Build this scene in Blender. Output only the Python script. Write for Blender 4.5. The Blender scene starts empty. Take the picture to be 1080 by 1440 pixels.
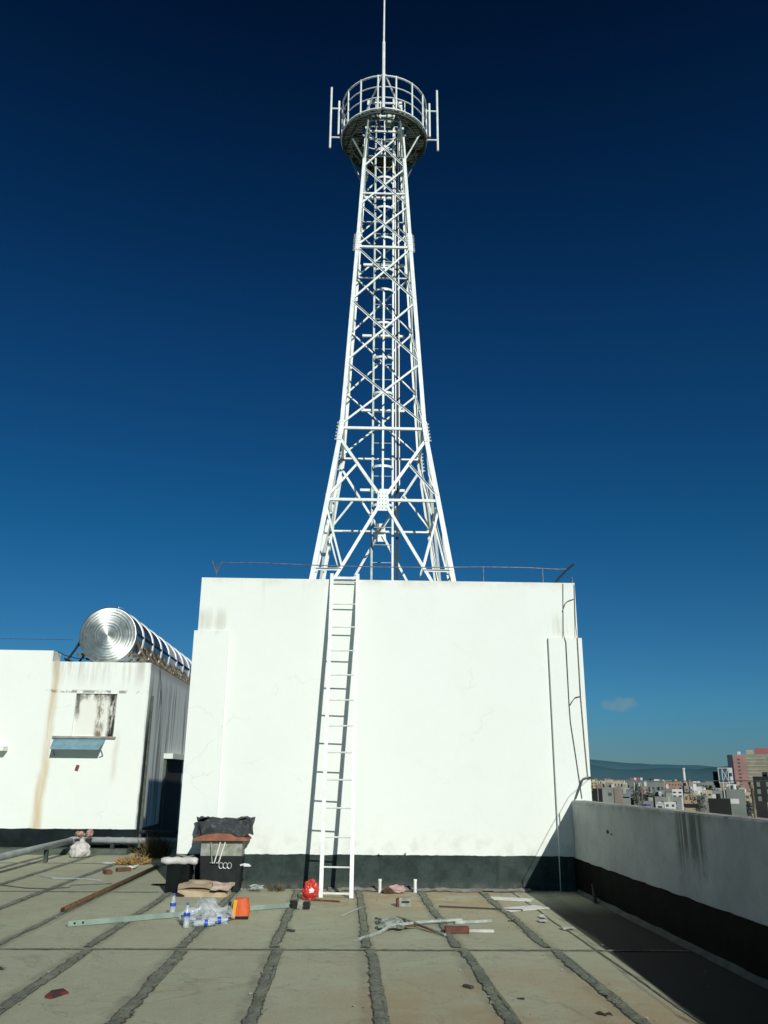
import bpy, bmesh, math, random
from mathutils import Vector, Matrix, noise
random.seed(7)
PI = math.pi
scene = bpy.context.scene
col = scene.collection

# ------------------------------------------------------------------ mesh helpers
class MB:
    def __init__(s): s.bm = bmesh.new()
    def _f(s, vs):
        try: return s.bm.faces.new(vs)
        except ValueError: return None
    def hexa(s, p):                       # 8 points: bottom ring 0-3, top ring 4-7
        v = [s.bm.verts.new(q) for q in p]
        for a in ((3,2,1,0),(4,5,6,7),(0,1,5,4),(1,2,6,5),(2,3,7,6),(3,0,4,7)): s._f([v[i] for i in a])
        return s
    def box(s, x0,x1,y0,y1,z0,z1, fn=None):
        p = [(x0,y0,z0),(x1,y0,z0),(x1,y1,z0),(x0,y1,z0),(x0,y0,z1),(x1,y0,z1),(x1,y1,z1),(x0,y1,z1)]
        return s.hexa([fn(*q) for q in p] if fn else p)
    def obox(s, c, size, rot=(0,0,0)):
        m = Matrix.Translation(c) @ Matrix.Rotation(rot[2],4,'Z') @ Matrix.Rotation(rot[1],4,'Y') @ Matrix.Rotation(rot[0],4,'X')
        a,b,d = [t/2 for t in size]
        return s.hexa([m @ Vector(q) for q in ((-a,-b,-d),(a,-b,-d),(a,b,-d),(-a,b,-d),(-a,-b,d),(a,-b,d),(a,b,d),(-a,b,d))])
    def tube(s, pts, r, n=8, cap=True, closed=False):
        pts = [Vector(p) for p in pts]; N = len(pts)
        rs = r if isinstance(r,(list,tuple)) else [r]*N
        rings = []; ref = None
        for i,p in enumerate(pts):
            if closed: d = pts[(i+1)%N]-pts[i-1]
            else: d = pts[min(i+1,N-1)]-pts[max(i-1,0)]
            d.normalize()
            if ref is None: ref = Vector((0,0,1)) if abs(d.z)<.9 else Vector((1,0,0))
            u = ref - d*ref.dot(d)
            if u.length < 1e-4: u = d.orthogonal()
            u.normalize(); w = d.cross(u); ref = u
            rings.append([s.bm.verts.new(p+(u*math.cos(2*PI*k/n)+w*math.sin(2*PI*k/n))*rs[i]) for k in range(n)])
        for i in range(N if closed else N-1):
            a,b = rings[i],rings[(i+1)%N]
            for k in range(n): s._f([a[k],a[(k+1)%n],b[(k+1)%n],b[k]])
        if cap and not closed:
            s._f(rings[0][::-1]); s._f(rings[-1])
        return s
    def prof(s, p, q, uh, vh, pts):        # extrude a 2d profile from p to q, axes hinted by uh, vh
        p,q = Vector(p),Vector(q); d = (q-p).normalized()
        u = Vector(uh); u = (u-d*u.dot(d)).normalized()
        v = d.cross(u)
        if v.dot(Vector(vh)) < 0: v = -v
        A = [s.bm.verts.new(p+u*a+v*b) for a,b in pts]; B = [s.bm.verts.new(q+u*a+v*b) for a,b in pts]
        n = len(pts)
        for k in range(n): s._f([A[k],A[(k+1)%n],B[(k+1)%n],B[k]])
        s._f(A[::-1]); s._f(B)
        return s
    def angle(s, p, q, uh, vh, w=.05, t=.007, w2=None):
        w2 = w2 or w
        return s.prof(p,q,uh,vh,[(0,0),(w,0),(w,t),(t,t),(t,w2),(0,w2)])
    def flat(s, p, q, uh, vh, w=.05, t=.01):
        return s.prof(p,q,uh,vh,[(-w/2,-t/2),(w/2,-t/2),(w/2,t/2),(-w/2,t/2)])
    def lathe(s, c, prof, n=16, axis='Z', cap=True):
        c = Vector(c); rings = []
        for r,h in prof:
            ring = []
            for k in range(n):
                a = 2*PI*k/n
                o = {'Z':Vector((r*math.cos(a),r*math.sin(a),h)),'Y':Vector((r*math.cos(a),h,r*math.sin(a))),'X':Vector((h,r*math.cos(a),r*math.sin(a)))}[axis]
                ring.append(s.bm.verts.new(c+o))
            rings.append(ring)
        for i in range(len(rings)-1):
            for k in range(n): s._f([rings[i][k],rings[i][(k+1)%n],rings[i+1][(k+1)%n],rings[i+1][k]])
        if cap: s._f(rings[0][::-1]); s._f(rings[-1])
        return s
    def blob(s, c, size, amp=.3, freq=3, sub=3, seed=0, flat_bottom=True):
        t = bmesh.new(); bmesh.ops.create_icosphere(t, subdivisions=sub, radius=1)
        off = Vector((seed*7.3, seed*3.1, seed*5.7)); mp = {}
        for v in t.verts:
            d = v.co.normalized()
            k = 1+amp*noise.noise(d*freq+off)+amp*.5*abs(noise.noise(d*freq*2.7+off))
            q = Vector((d.x*size[0]*k, d.y*size[1]*k, d.z*size[2]*k))
            if flat_bottom and q.z < -size[2]*.6: q.z = -size[2]*.6
            mp[v] = s.bm.verts.new(Vector(c)+q)
        for f in t.faces: s._f([mp[v] for v in f.verts])
        t.free(); return s
    def crumple(s, fn, nu, nv, amp, freq, seed=0):   # sheet: fn(u,v)->point, pushed by noise
        off = Vector((seed*3.7,seed*9.1,seed*1.3)); g = []
        for i in range(nu+1):
            row = []
            for j in range(nv+1):
                p = Vector(fn(i/nu,j/nv)); q = p*freq+off
                p = p+Vector((noise.noise(q),noise.noise(q+Vector((9,0,0))),noise.noise(q+Vector((0,9,0)))))*amp
                row.append(s.bm.verts.new(p))
            g.append(row)
        for i in range(nu):
            for j in range(nv): s._f([g[i][j],g[i+1][j],g[i+1][j+1],g[i][j+1]])
        return s
    def build(s, name, mat, parent=None, smooth=False, keep_normals=False):
        if not keep_normals: bmesh.ops.recalc_face_normals(s.bm, faces=s.bm.faces)
        org = Vector((0,0,0)); p = parent
        while p is not None: org += p.location; p = p.parent
        if parent is None:
            xs = [v.co for v in s.bm.verts]
            lo = Vector([min(c[i] for c in xs) for i in range(3)]); hi = Vector([max(c[i] for c in xs) for i in range(3)])
            org = Vector(((lo.x+hi.x)/2,(lo.y+hi.y)/2,lo.z))
        for v in s.bm.verts: v.co -= org
        me = bpy.data.meshes.new(name); s.bm.to_mesh(me); s.bm.free()
        if smooth:
            for f in me.polygons: f.use_smooth = True
        o = bpy.data.objects.new(name, me); col.objects.link(o)
        if isinstance(mat,(list,tuple)):
            for m in mat: me.materials.append(m)
        else: me.materials.append(mat)
        if parent is not None: o.parent = parent
        else: o.location = org
        return o

def thing(name, label, cat, loc=(0,0,0), group=None):
    o = bpy.data.objects.new(name, None); col.objects.link(o); o.location = loc
    o['label'] = label; o['category'] = cat
    if group: o['group'] = group
    return o
def tag(o, label, cat, group=None):
    o['label'] = label; o['category'] = cat
    if group: o['group'] = group
    return o
def struct(o): o['kind'] = 'structure'; return o

# ------------------------------------------------------------------ material helpers
class NT:
    def __init__(s, name):
        s.m = bpy.data.materials.new(name); s.m.use_nodes = True
        s.t = s.m.node_tree; s.n = s.t.nodes; s.n.clear()
        s.out = s.n.new('ShaderNodeOutputMaterial'); s.b = s.n.new('ShaderNodeBsdfPrincipled')
        s.t.links.new(s.b.outputs[0], s.out.inputs[0]); s._pos = None
    def L(s, a, b):
        if hasattr(a,'default_value') or hasattr(a,'is_linked'): s.t.links.new(a, b)
        else: b.default_value = a
    def pos(s):
        if s._pos is None: s._pos = s.n.new('ShaderNodeNewGeometry').outputs['Position']
        return s._pos
    def xyz(s):
        k = s.n.new('ShaderNodeSeparateXYZ'); s.L(s.pos(), k.inputs[0]); return k.outputs
    def sc(s, v, f):
        k = s.n.new('ShaderNodeVectorMath'); k.operation = 'MULTIPLY'; s.L(v,k.inputs[0]); k.inputs[1].default_value = f; return k.outputs[0]
    def noise(s, scale=5, detail=4, rough=.55, vec=None, dist=0):
        k = s.n.new('ShaderNodeTexNoise'); s.L(vec if vec is not None else s.pos(), k.inputs['Vector'])
        k.inputs['Scale'].default_value = scale; k.inputs['Detail'].default_value = detail; k.inputs['Roughness'].default_value = rough
        k.inputs['Distortion'].default_value = dist
        return k.outputs['Fac']
    def M(s, op, a, b=0, c=0):
        k = s.n.new('ShaderNodeMath'); k.operation = op
        s.L(a,k.inputs[0]); s.L(b,k.inputs[1]); s.L(c,k.inputs[2]); return k.outputs[0]
    def ss(s, v, a, b, lo=0., hi=1.):
        k = s.n.new('ShaderNodeMapRange'); k.interpolation_type = 'SMOOTHSTEP'
        s.L(v,k.inputs[0]); s.L(a,k.inputs[1]); s.L(b,k.inputs[2]); k.inputs[3].default_value = lo; k.inputs[4].default_value = hi
        return k.outputs[0]
    def band(s, v, a, b, e): return s.M('MULTIPLY', s.ss(v,a-e,a+e), s.ss(v,b-e,b+e,1.,0.))
    def mul(s, *a):
        r = a[0]
        for x in a[1:]: r = s.M('MULTIPLY', r, x)
        return r
    def mix(s, f, a, b):
        k = s.n.new('ShaderNodeMix'); k.data_type = 'RGBA'; s.L(f,k.inputs[0])
        for v,i in ((a,6),(b,7)):
            if isinstance(v,tuple): k.inputs[i].default_value = (*v,1)
            else: s.t.links.new(v,k.inputs[i])
        return k.outputs[2]
    def col(s, c):
        if isinstance(c,tuple): s.b.inputs['Base Color'].default_value = (*c,1)
        else: s.t.links.new(c, s.b.inputs['Base Color'])
    def set(s, rough=.7, metal=0., spec=None):
        s.L(rough, s.b.inputs['Roughness']); s.L(metal, s.b.inputs['Metallic'])
        if spec is not None: s.b.inputs['Specular IOR Level'].default_value = spec
        return s
    def bump(s, h, strength=.3, dist=.01):
        k = s.n.new('ShaderNodeBump'); k.inputs['Strength'].default_value = strength; k.inputs['Distance'].default_value = dist
        s.L(h,k.inputs['Height']); s.t.links.new(k.outputs[0], s.b.inputs['Normal'])

def mat(name, c1, c2=None, scale=4, rough=.7, metal=0., bump=0., bscale=40, bdist=.01, lo=.35, hi=.65, stretch=None, spec=None):
    t = NT(name)
    if c2 is None: c2 = tuple(x*.75 for x in c1)
    v = t.sc(t.pos(), stretch) if stretch else None
    f = t.ss(t.noise(scale, 6, .6, v), lo, hi)
    t.col(t.mix(f, c1, c2)); t.set(rough, metal, spec)
    if bump: t.bump(t.noise(bscale, 5, .6), bump, bdist)
    return t.m

# ------------------------------------------------------------------ measurements shared by everything
D0, WR = 13.434, -.0184                   # front wall of the stair house: y = D0 + WR*x
XL, XR, HT, SLAB = -2.414, 3.762, 4.703, 3.80
PX, PH, PDADO = 3.4922, 1.285, .463       # parapet: inner face, height, dark paint line
DADO = .481
def W(x, v, z): return (x - WR*v, D0 + WR*x + v, z)      # stair house frame: v>0 behind its front wall

# ------------------------------------------------------------------ materials
def floor_material():
    t = NT('roof_concrete'); x,y,z = t.xyz()
    n1 = t.noise(.55,5,.6); n2 = t.noise(3.2,7,.65); n3 = t.noise(60,4,.7); n4 = t.noise(1.3,6,.7,None,.6)
    wob = t.M('MULTIPLY', t.M('SUBTRACT', t.noise(2.5,5,.6), .5), .14)
    fine = t.M('MULTIPLY', t.M('SUBTRACT', t.noise(22,4,.7), .5), .07)
    cellx = t.M('FLOOR', t.M('DIVIDE', t.M('SUBTRACT', x, -2.437), .898)); celly = t.M('FLOOR', t.M('DIVIDE', t.M('SUBTRACT', y, 9.0), 4.1))
    cb = t.n.new('ShaderNodeCombineXYZ'); t.L(cellx,cb.inputs[0]); t.L(celly,cb.inputs[1])
    wn = t.n.new('ShaderNodeTexWhiteNoise'); wn.noise_dimensions = '2D'; t.L(cb.outputs[0], wn.inputs['Vector'])
    base = t.mix(wn.outputs['Value'], (.415,.435,.30), (.475,.46,.33))
    base = t.mix(t.ss(n2,.35,.7), base, (.465,.505,.345))
    base = t.mix(t.mul(t.ss(n1,.45,.68),.4), base, (.37,.33,.22))
    base = t.mix(t.mul(t.ss(n4,.57,.74),.35), base, (.24,.235,.17))
    # rust-tinted wash near the foot of the wall and at the near right
    wash = t.mul(t.band(x,-.4,2.4,.5), t.ss(y,9.6,12.6), t.ss(t.noise(1.7,5,.6),.3,.6), .8)
    base = t.mix(wash, base, (.42,.31,.17))
    wash2 = t.mul(t.band(x,.3,3.,.5), t.ss(y,7.2,6.2), t.ss(t.noise(2.4,5,.6),.4,.65), .6)
    base = t.mix(wash2, base, (.24,.18,.09))
    # grimy edge along the seams
    dx = t.M('ABSOLUTE', t.M('SUBTRACT', t.M('MODULO', t.M('ADD', t.M('ADD', t.M('SUBTRACT', x, -2.437), 20*.898+.449), wob), .898), .449))
    dirt = t.mul(t.ss(t.M('ADD',dx,fine),.13,.05), t.ss(n2,.3,.65), .6)
    base = t.mix(dirt, base, (.17,.185,.14))
    base = t.mix(t.mul(t.ss(t.noise(9,6,.75),.5,.72),.4), base, (.25,.265,.19))
    base = t.mix(t.mul(t.ss(t.noise(17,5,.7,None,.4),.56,.7),.45), base, (.50,.53,.39))
    pn = t.noise(.75,5,.6,None,.8)
    base = t.mix(t.mul(t.band(pn,.515,.53,.010), t.ss(n4,.35,.6), .45), base, (.20,.20,.15))
    base = t.mix(t.mul(t.ss(pn,.53,.6), .18), base, (.33,.34,.25))
    vo = t.n.new('ShaderNodeTexVoronoi'); vo.feature = 'DISTANCE_TO_EDGE'; vo.inputs['Scale'].default_value = .8
    wv = t.n.new('ShaderNodeVectorMath'); wv.operation = 'ADD'; t.L(t.pos(), wv.inputs[0])
    nv = t.n.new('ShaderNodeTexNoise'); t.L(t.pos(), nv.inputs['Vector']); nv.inputs['Scale'].default_value = 2.5; nv.inputs['Detail'].default_value = 6
    t.t.links.new(t.sc(nv.outputs['Color'], (.9,.9,.9)), wv.inputs[1]); t.t.links.new(wv.outputs[0], vo.inputs['Vector'])
    base = t.mix(t.mul(t.ss(vo.outputs['Distance'],.010,.002), t.ss(t.noise(.5,3,.5),.5,.6), .28), base, (.16,.16,.12))
    warm = t.mul(t.band(x,.1,2.6,.5), t.ss(y,8.6,6.6), t.ss(t.noise(1.1,4,.6),.32,.58), .7)
    base = t.mix(warm, base, (.45,.34,.19))
    spk = t.ss(t.noise(130,2,.5),.66,.72)
    base = t.mix(t.mul(spk,.7), base, (.10,.10,.085))
    base = t.mix(t.mul(t.ss(n3,.35,.75),.34), base, (.16,.16,.12))
    # parapet shadow deepened in the floor colour: near-black lane along the shadow edge
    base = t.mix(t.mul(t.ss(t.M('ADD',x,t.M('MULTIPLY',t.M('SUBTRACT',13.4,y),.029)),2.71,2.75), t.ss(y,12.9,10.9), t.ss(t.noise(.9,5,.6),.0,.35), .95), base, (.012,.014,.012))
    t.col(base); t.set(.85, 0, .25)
    t.bump(t.M('ADD', t.mul(n3,.5), n2), .35, .012)
    return t.m
def white_wall(name, streaks):
    t = NT(name); x,y,z = t.xyz()
    n = t.noise(.8,5,.6); n2 = t.noise(3,6,.65)
    base = t.mix(t.ss(n,.35,.7), (.80,.845,.785), (.775,.825,.76))
    base = t.mix(t.mul(t.ss(n2,.58,.75),.12), base, (.66,.69,.60))
    base = t.mix(t.mul(t.ss(t.noise(45,3,.6),.62,.72),.10), base, (.6,.62,.55))
    vo = t.n.new('ShaderNodeTexVoronoi'); vo.feature = 'DISTANCE_TO_EDGE'; vo.inputs['Scale'].default_value = .55
    wv = t.n.new('ShaderNodeVectorMath'); wv.operation = 'ADD'; t.L(t.pos(), wv.inputs[0])
    nv = t.n.new('ShaderNodeTexNoise'); t.L(t.pos(), nv.inputs['Vector']); nv.inputs['Scale'].default_value = 3; nv.inputs['Detail'].default_value = 5
    t.t.links.new(t.sc(nv.outputs['Color'], (.5,.5,.5)), wv.inputs[1]); t.t.links.new(wv.outputs[0], vo.inputs['Vector'])
    crack = t.mul(t.ss(vo.outputs['Distance'],.006,.001), t.ss(t.noise(.6,3,.5),.5,.6), .2)
    base = t.mix(crack, base, (.45,.46,.41))
    base = streaks(t,x,y,z,base)
    t.col(base); t.set(.8,0,.2)
    t.bump(t.M('ADD', t.noise(6,5,.6), t.mul(t.noise(90,3,.6),.25)), .22, .02)
    return t.m
def vstreak(t, sx=9, sz=.35, lo=.5, hi=.7, rough=.65):
    return t.ss(t.noise(1, 5, rough, t.sc(t.pos(), (sx,sx,sz))), lo, hi)
def st_house(t,x,y,z,b):
    top = t.M('ADD', t.mul(t.ss(t.M('ADD',z,t.mul(t.noise(3,4,.6),.3)),4.68,4.9), t.ss(t.noise(2.5,5,.6),.35,.65), .4), t.mul(t.ss(z,3.9,4.7), vstreak(t,10,.3,.56,.74), .16))
    b = t.mix(top, b, (.50,.46,.34))
    led = t.mul(t.band(z,3.8,4.15,.12), t.ss(t.M('ABSOLUTE', t.M('SUBTRACT',x,.68)),2.5,2.75), vstreak(t,7,.5,.4,.65), .5)
    b = t.mix(led, b, (.45,.44,.33))
    low = t.mul(t.ss(z,.95,.5), t.ss(t.noise(5,5,.6),.45,.7), .35)
    return t.mix(low, b, (.50,.48,.40))
def st_block(t,x,y,z,b):
    xw = t.M('ADD', x, t.mul(t.M('SUBTRACT',t.noise(1.1,3,.5),.5), .22))
    front = t.ss(y,19.36,19.32)
    b = t.mix(t.mul(front, t.band(xw,-6.62,-6.46,.07), vstreak(t,4,.3,.3,.6), .75), b, (.52,.40,.19))
    b = t.mix(t.mul(front, t.ss(z,3.3,3.95), t.ss(x,-6.7,-6.6), vstreak(t,6,.4,.42,.62), .6), b, (.42,.40,.32))
    b = t.mix(t.mul(front, t.band(z,3.33,3.39,.02), t.ss(x,-6.75,-6.7), t.ss(t.noise(6,4,.6),.45,.6), .8), b, (.18,.17,.13))
    b = t.mix(t.mul(front, t.band(xw,-5.06,-4.98,.06), t.band(z,1.5,2.4,.2), .4), b, (.5,.42,.28))
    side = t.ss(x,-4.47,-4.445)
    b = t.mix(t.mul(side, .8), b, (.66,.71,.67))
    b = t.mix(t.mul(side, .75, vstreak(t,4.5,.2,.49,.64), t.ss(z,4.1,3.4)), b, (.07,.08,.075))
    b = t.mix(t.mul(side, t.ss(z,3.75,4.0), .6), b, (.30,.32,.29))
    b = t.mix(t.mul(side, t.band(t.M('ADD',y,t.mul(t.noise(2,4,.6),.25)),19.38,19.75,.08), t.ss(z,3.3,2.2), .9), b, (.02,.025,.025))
    return b
def st_recess(t,x,y,z,b):
    b = t.mix(.45, b, (.72,.71,.60))
    xw = t.M('ADD', x, t.mul(t.M('SUBTRACT',t.noise(2.5,4,.6),.5), .12))
    rag = t.M('ADD', z, t.mul(t.noise(9,4,.6),.5))
    b = t.mix(t.mul(t.band(xw,-5.54,-5.38,.05), t.ss(t.noise(4,5,.75,t.sc(t.pos(),(2.2,2.2,.7))),.36,.56), .9), b, (.14,.10,.05))
    b = t.mix(t.mul(t.band(xw,-5.28,-5.13,.05), t.ss(t.noise(4,5,.75,t.sc(t.pos(),(2.2,2.2,.6))),.33,.55)), b, (.018,.018,.016))
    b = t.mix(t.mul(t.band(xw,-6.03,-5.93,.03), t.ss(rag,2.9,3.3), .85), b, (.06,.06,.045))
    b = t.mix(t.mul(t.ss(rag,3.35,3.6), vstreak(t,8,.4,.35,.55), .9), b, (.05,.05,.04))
    return b
def parapet_material():
    t = NT('parapet_plaster'); x,y,z = t.xyz()
    n = t.noise(1.2,6,.65); n2 = t.noise(6,6,.7)
    b = t.mix(t.ss(n,.35,.7), (.53,.56,.52), (.40,.43,.41))
    b = t.mix(t.mul(t.ss(n2,.5,.75),.4), b, (.32,.34,.31))
    yw = t.M('ADD', y, t.mul(t.M('SUBTRACT',t.noise(2.2,4,.6),.5), .25))
    s1 = t.mul(t.band(yw,8.5,9.15,.08), vstreak(t,11,.35,.38,.55), t.ss(t.M('ADD',z,t.mul(t.noise(6,3,.6),.5)),.75,1.35))
    b = t.mix(t.mul(s1,.78), b, (.06,.075,.05))
    s2 = t.mul(vstreak(t,5,.3,.56,.74), t.ss(z,.5,1.3), .5)
    b = t.mix(s2, b, (.20,.23,.19))
    b = t.mix(t.mul(t.ss(z,1.16,1.27), t.ss(t.noise(5,5,.65),.4,.65), .6), b, (.22,.24,.19))
    b = t.mix(t.ss(z,1.280,1.284), b, t.mix(t.ss(n2,.4,.65),(.50,.50,.42),(.30,.31,.25)))
    t.col(b); t.set(.85,0,.2); t.bump(t.M('ADD',n2,t.mul(t.noise(50,4,.6),.5)), .4, .015)
    return t.m
M = {}
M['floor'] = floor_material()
def seam_material():
    t = NT('smeared_mortar'); k = t.n.new('ShaderNodeAttribute'); k.attribute_name = 'edge'
    n = t.noise(11,7,.72); n2 = t.noise(3.5,5,.6); n3 = t.noise(55,4,.7)
    e = t.M('ADD', t.M('ADD', k.outputs['Fac'], t.M('MULTIPLY', t.M('SUBTRACT', n, .5), 1.7)), t.M('MULTIPLY', t.M('SUBTRACT', n3, .5), .9))
    c = t.mix(t.ss(n2,.3,.7), (.285,.305,.225), (.17,.19,.15))
    c = t.mix(t.mul(t.ss(n3,.48,.7),.6), c, (.33,.355,.27))
    c = t.mix(t.mul(t.ss(t.noise(26,4,.7),.54,.68),.75), c, (.06,.07,.055))
    c = t.mix(t.mul(t.band(e,.30,.62,.1),.9), c, (.035,.045,.035))
    t.col(c); t.set(.9,0,.15); t.bump(t.M('ADD',n3,t.noise(22,5,.65)), .9, .02)
    tr = t.n.new('ShaderNodeBsdfTransparent'); mx = t.n.new('ShaderNodeMixShader')
    t.L(t.ss(e,.40,.52), mx.inputs[0]); t.t.links.new(tr.outputs[0], mx.inputs[1]); t.t.links.new(t.b.outputs[0], mx.inputs[2]); t.t.links.new(mx.outputs[0], t.out.inputs[0])
    return t.m
M['seam'] = seam_material()
M['crossseam'] = seam_material(); M['crossseam'].name = 'dark_smeared_mortar'
M['house'] = white_wall('stair_house_paint', st_house)
M['block'] = white_wall('weathered_white_paint', st_block)
M['recess'] = white_wall('stained_recess_paint', st_recess)
def dado_material():
    t = NT('charcoal_dado_paint'); x,y,z = t.xyz()
    c = t.mix(t.ss(t.noise(3.5,6,.65),.35,.65), (.044,.064,.058), (.024,.037,.035))
    c = t.mix(t.mul(t.ss(z,.16,.02), t.ss(t.noise(7,6,.7),.35,.65), .7), c, (.15,.15,.12))
    c = t.mix(t.mul(t.ss(t.noise(18,5,.75),.60,.72), .5), c, (.14,.155,.14))
    c = t.mix(t.mul(vstreak(t,8,.5,.56,.72), .45), c, (.012,.017,.017))
    t.col(c); t.set(.75,0,.15); t.bump(t.noise(30,5,.6),.5,.01); return t.m
def vstreak(t, sx=9, sz=.35, lo=.5, hi=.7, rough=.65):
    return t.ss(t.noise(1, 5, rough, t.sc(t.pos(), (sx,sx,sz))), lo, hi)
M['dado'] = dado_material()
M['dado_brown'] = mat('dark_brown_dado_paint', (.0065,.0065,.0055), (.012,.012,.010), 3, .8, 0, .3, 30, spec=.05)
M['parapet'] = parapet_material()
M['concrete'] = mat('grey_concrete', (.32,.32,.28), (.22,.22,.19), 5, .9, 0, .5, 40)
M['kerb'] = mat('dark_mossy_kerb', (.10,.12,.09), (.06,.075,.06), 5, .9, 0, .5, 40)
M['redtag'] = mat('faded_red', (.30,.05,.05), (.12,.03,.03), 25, .7)
M['dado_annex'] = mat('black_dado_paint', (.016,.024,.026), (.009,.013,.015), 3, .8, 0, .4, 30, spec=.1)
M['near_black'] = mat('sooty_black', (.011,.015,.015), (.007,.009,.009), 6, .9, 0, .3, 20, spec=.05)
M['slab'] = mat('roof_slab', (.3,.3,.27), (.2,.2,.18), 2, .9)
def tower_paint():
    t = NT('white_tower_paint'); c = t.mix(t.ss(t.noise(7,6,.6),.35,.65), (.82,.875,.835), (.68,.74,.70))
    c = t.mix(t.mul(t.ss(t.noise(2.6,6,.75),.62,.74),.45), c, (.34,.37,.32)); c = t.mix(t.mul(t.ss(t.noise(23,4,.7),.66,.74),.6), c, (.26,.17,.09))
    t.col(c); t.set(.45); t.bump(t.noise(60,4,.6),.12,.01); return t.m
M['tower'] = tower_paint()
M['tower_dark'] = mat('galvanised_steel', (.34,.39,.35), (.22,.26,.23), 9, .5, .55)
M['deck'] = mat('deck_plate', (.075,.105,.075), (.03,.042,.03), 5, .7, .1, .5, 50)
M['cable'] = mat('black_cable', (.02,.022,.024), (.035,.036,.036), 9, .6)
M['ladder'] = mat('white_ladder_paint', (.82,.85,.83), (.68,.71,.69), 12, .4)
M['steel_thin'] = mat('dull_steel_rod', (.16,.17,.17), (.10,.09,.08), 12, .5, .6)
M['pvc'] = mat('grey_pvc', (.40,.44,.43), (.28,.31,.30), 3, .5)
M['rust'] = mat('rusted_steel', (.17,.095,.045), (.085,.05,.028), 14, .85, .2, .5, 60)
M['palegreen'] = mat('pale_green_steel', (.265,.35,.285), (.20,.26,.215), 5, .65)
M['offcut'] = mat('pale_steel_offcut', (.55,.62,.58), (.33,.37,.34), 10, .45, .3)
M['white_plastic'] = mat('white_plastic', (.80,.82,.80), (.66,.68,.66), 6, .45)
M['card'] = mat('cardboard', (.52,.42,.28), (.40,.31,.19), 6, .9, 0, .4, 30)
M['card_print'] = mat('worn_pink_print', (.55,.38,.33), (.58,.50,.40), 14, .8)
M['black_plastic'] = mat('black_plastic', (.014,.018,.018), (.024,.028,.027), 6, .6, 0, .3, 20, spec=.15)
M['grey_board'] = mat('grey_board', (.33,.35,.29), (.20,.215,.175), 10, .85)
M['terracotta'] = mat('terracotta_plastic', (.30,.11,.055), (.20,.075,.04), 9, .75)
M['tarp'] = mat('charcoal_tarp', (.045,.052,.056), (.14,.145,.145), 16, .6, 0, .8, 40, .02, .52, .74, spec=.2)
M['red'] = mat('red_plastic', (.62,.045,.025), (.50,.03,.02), 10, .35, 0, .5, 30)
M['orange'] = mat('orange_fabric', (.72,.13,.025), (.60,.10,.02), 8, .6)
M['yellow'] = mat('yellow_strap', (.80,.44,.04), (.68,.36,.03), 8, .6)
M['blue'] = mat('blue_label', (.03,.09,.52), (.02,.06,.40), 9, .4)
M['scrap_blue'] = mat('dull_blue_plastic', (.02,.04,.22), (.015,.03,.16), 9, .6)
M['sack'] = mat('white_sack', (.62,.61,.58), (.48,.46,.43), 10, .8, 0, .6, 30)
M['pink'] = mat('pink_rag', (.50,.36,.30), (.20,.09,.07), 9, .85)
M['straw'] = mat('dry_straw', (.40,.26,.09), (.26,.17,.06), 9, .9)
M['brush'] = mat('dead_brush', (.13,.10,.035), (.075,.06,.025), 9, .9)
M['leaf_dark'] = mat('dead_leaf_black', (.05,.04,.025), (.03,.026,.018), 9, .9)
M['brick'] = mat('red_brown_brick', (.16,.06,.04), (.10,.045,.032), 12, .9, 0, .5, 60)
M['redtile'] = mat('broken_red_tile', (.22,.03,.025), (.05,.03,.02), 9, .9, lo=.42, hi=.52)
M['pinkpaper'] = mat('pinkish_tile', (.50,.36,.33), (.40,.28,.25), 12, .8)
M['paper'] = mat('white_paper', (.80,.80,.76), (.64,.65,.60), 12, .8)
M['greypaper'] = mat('dirty_paper', (.56,.57,.52), (.40,.42,.37), 12, .85)
M['rag'] = mat('grey_green_rag', (.36,.40,.34), (.18,.21,.17), 14, .9)
M['wood'] = mat('dark_wet_wood', (.07,.06,.045), (.045,.04,.03), 10, .8)
M['awning'] = mat('blue_grey_awning', (.20,.36,.42), (.14,.27,.33), 5, .5)
M['door_dark'] = mat('dark_doorway', (.008,.009,.01), (.012,.013,.014), 5, .8)
M['cap'] = mat('bottle_cap', (.05,.12,.55), (.04,.10,.45), 9, .4)
def metal_tank(name, rough, c):
    t = NT(name); x,y,z = t.xyz()
    r = t.M('SQRT', t.M('ADD', t.M('POWER', t.M('SUBTRACT',x,-5.507),2), t.M('POWER', t.M('SUBTRACT',z,4.645),2)))
    ring = t.M('SINE', t.M('MULTIPLY', r, 210))
    n = t.noise(3,4,.6)
    t.col(t.mix(t.ss(n,.4,.65), c, tuple(k*.72 for k in c))); t.set(t.ss(t.noise(5,5,.65),.3,.7,rough-.08,rough+.14), .92)
    t.b.inputs['Anisotropic'].default_value = .75
    tg = t.n.new('ShaderNodeTangent'); tg.direction_type = 'RADIAL'; tg.axis = 'Y'; t.t.links.new(tg.outputs[0], t.b.inputs['Tangent'])
    t.bump(t.M('ADD', t.mul(ring,.12), t.mul(t.noise(60,2,.5),.15)), .12, .004)
    return t.m
M['tank'] = metal_tank('polished_steel', .42, (.62,.66,.60))
M['tank_side'] = mat('steel_tank_wall', (.50,.55,.60), (.36,.42,.46), 3, .22, .95)
M['tank_band'] = mat('bright_steel_band', (.72,.75,.74), (.6,.64,.63), 6, .4, .25)
M['tank_under'] = mat('stained_frame_steel', (.22,.18,.11), (.07,.055,.035), 9, .85, .1)
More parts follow.
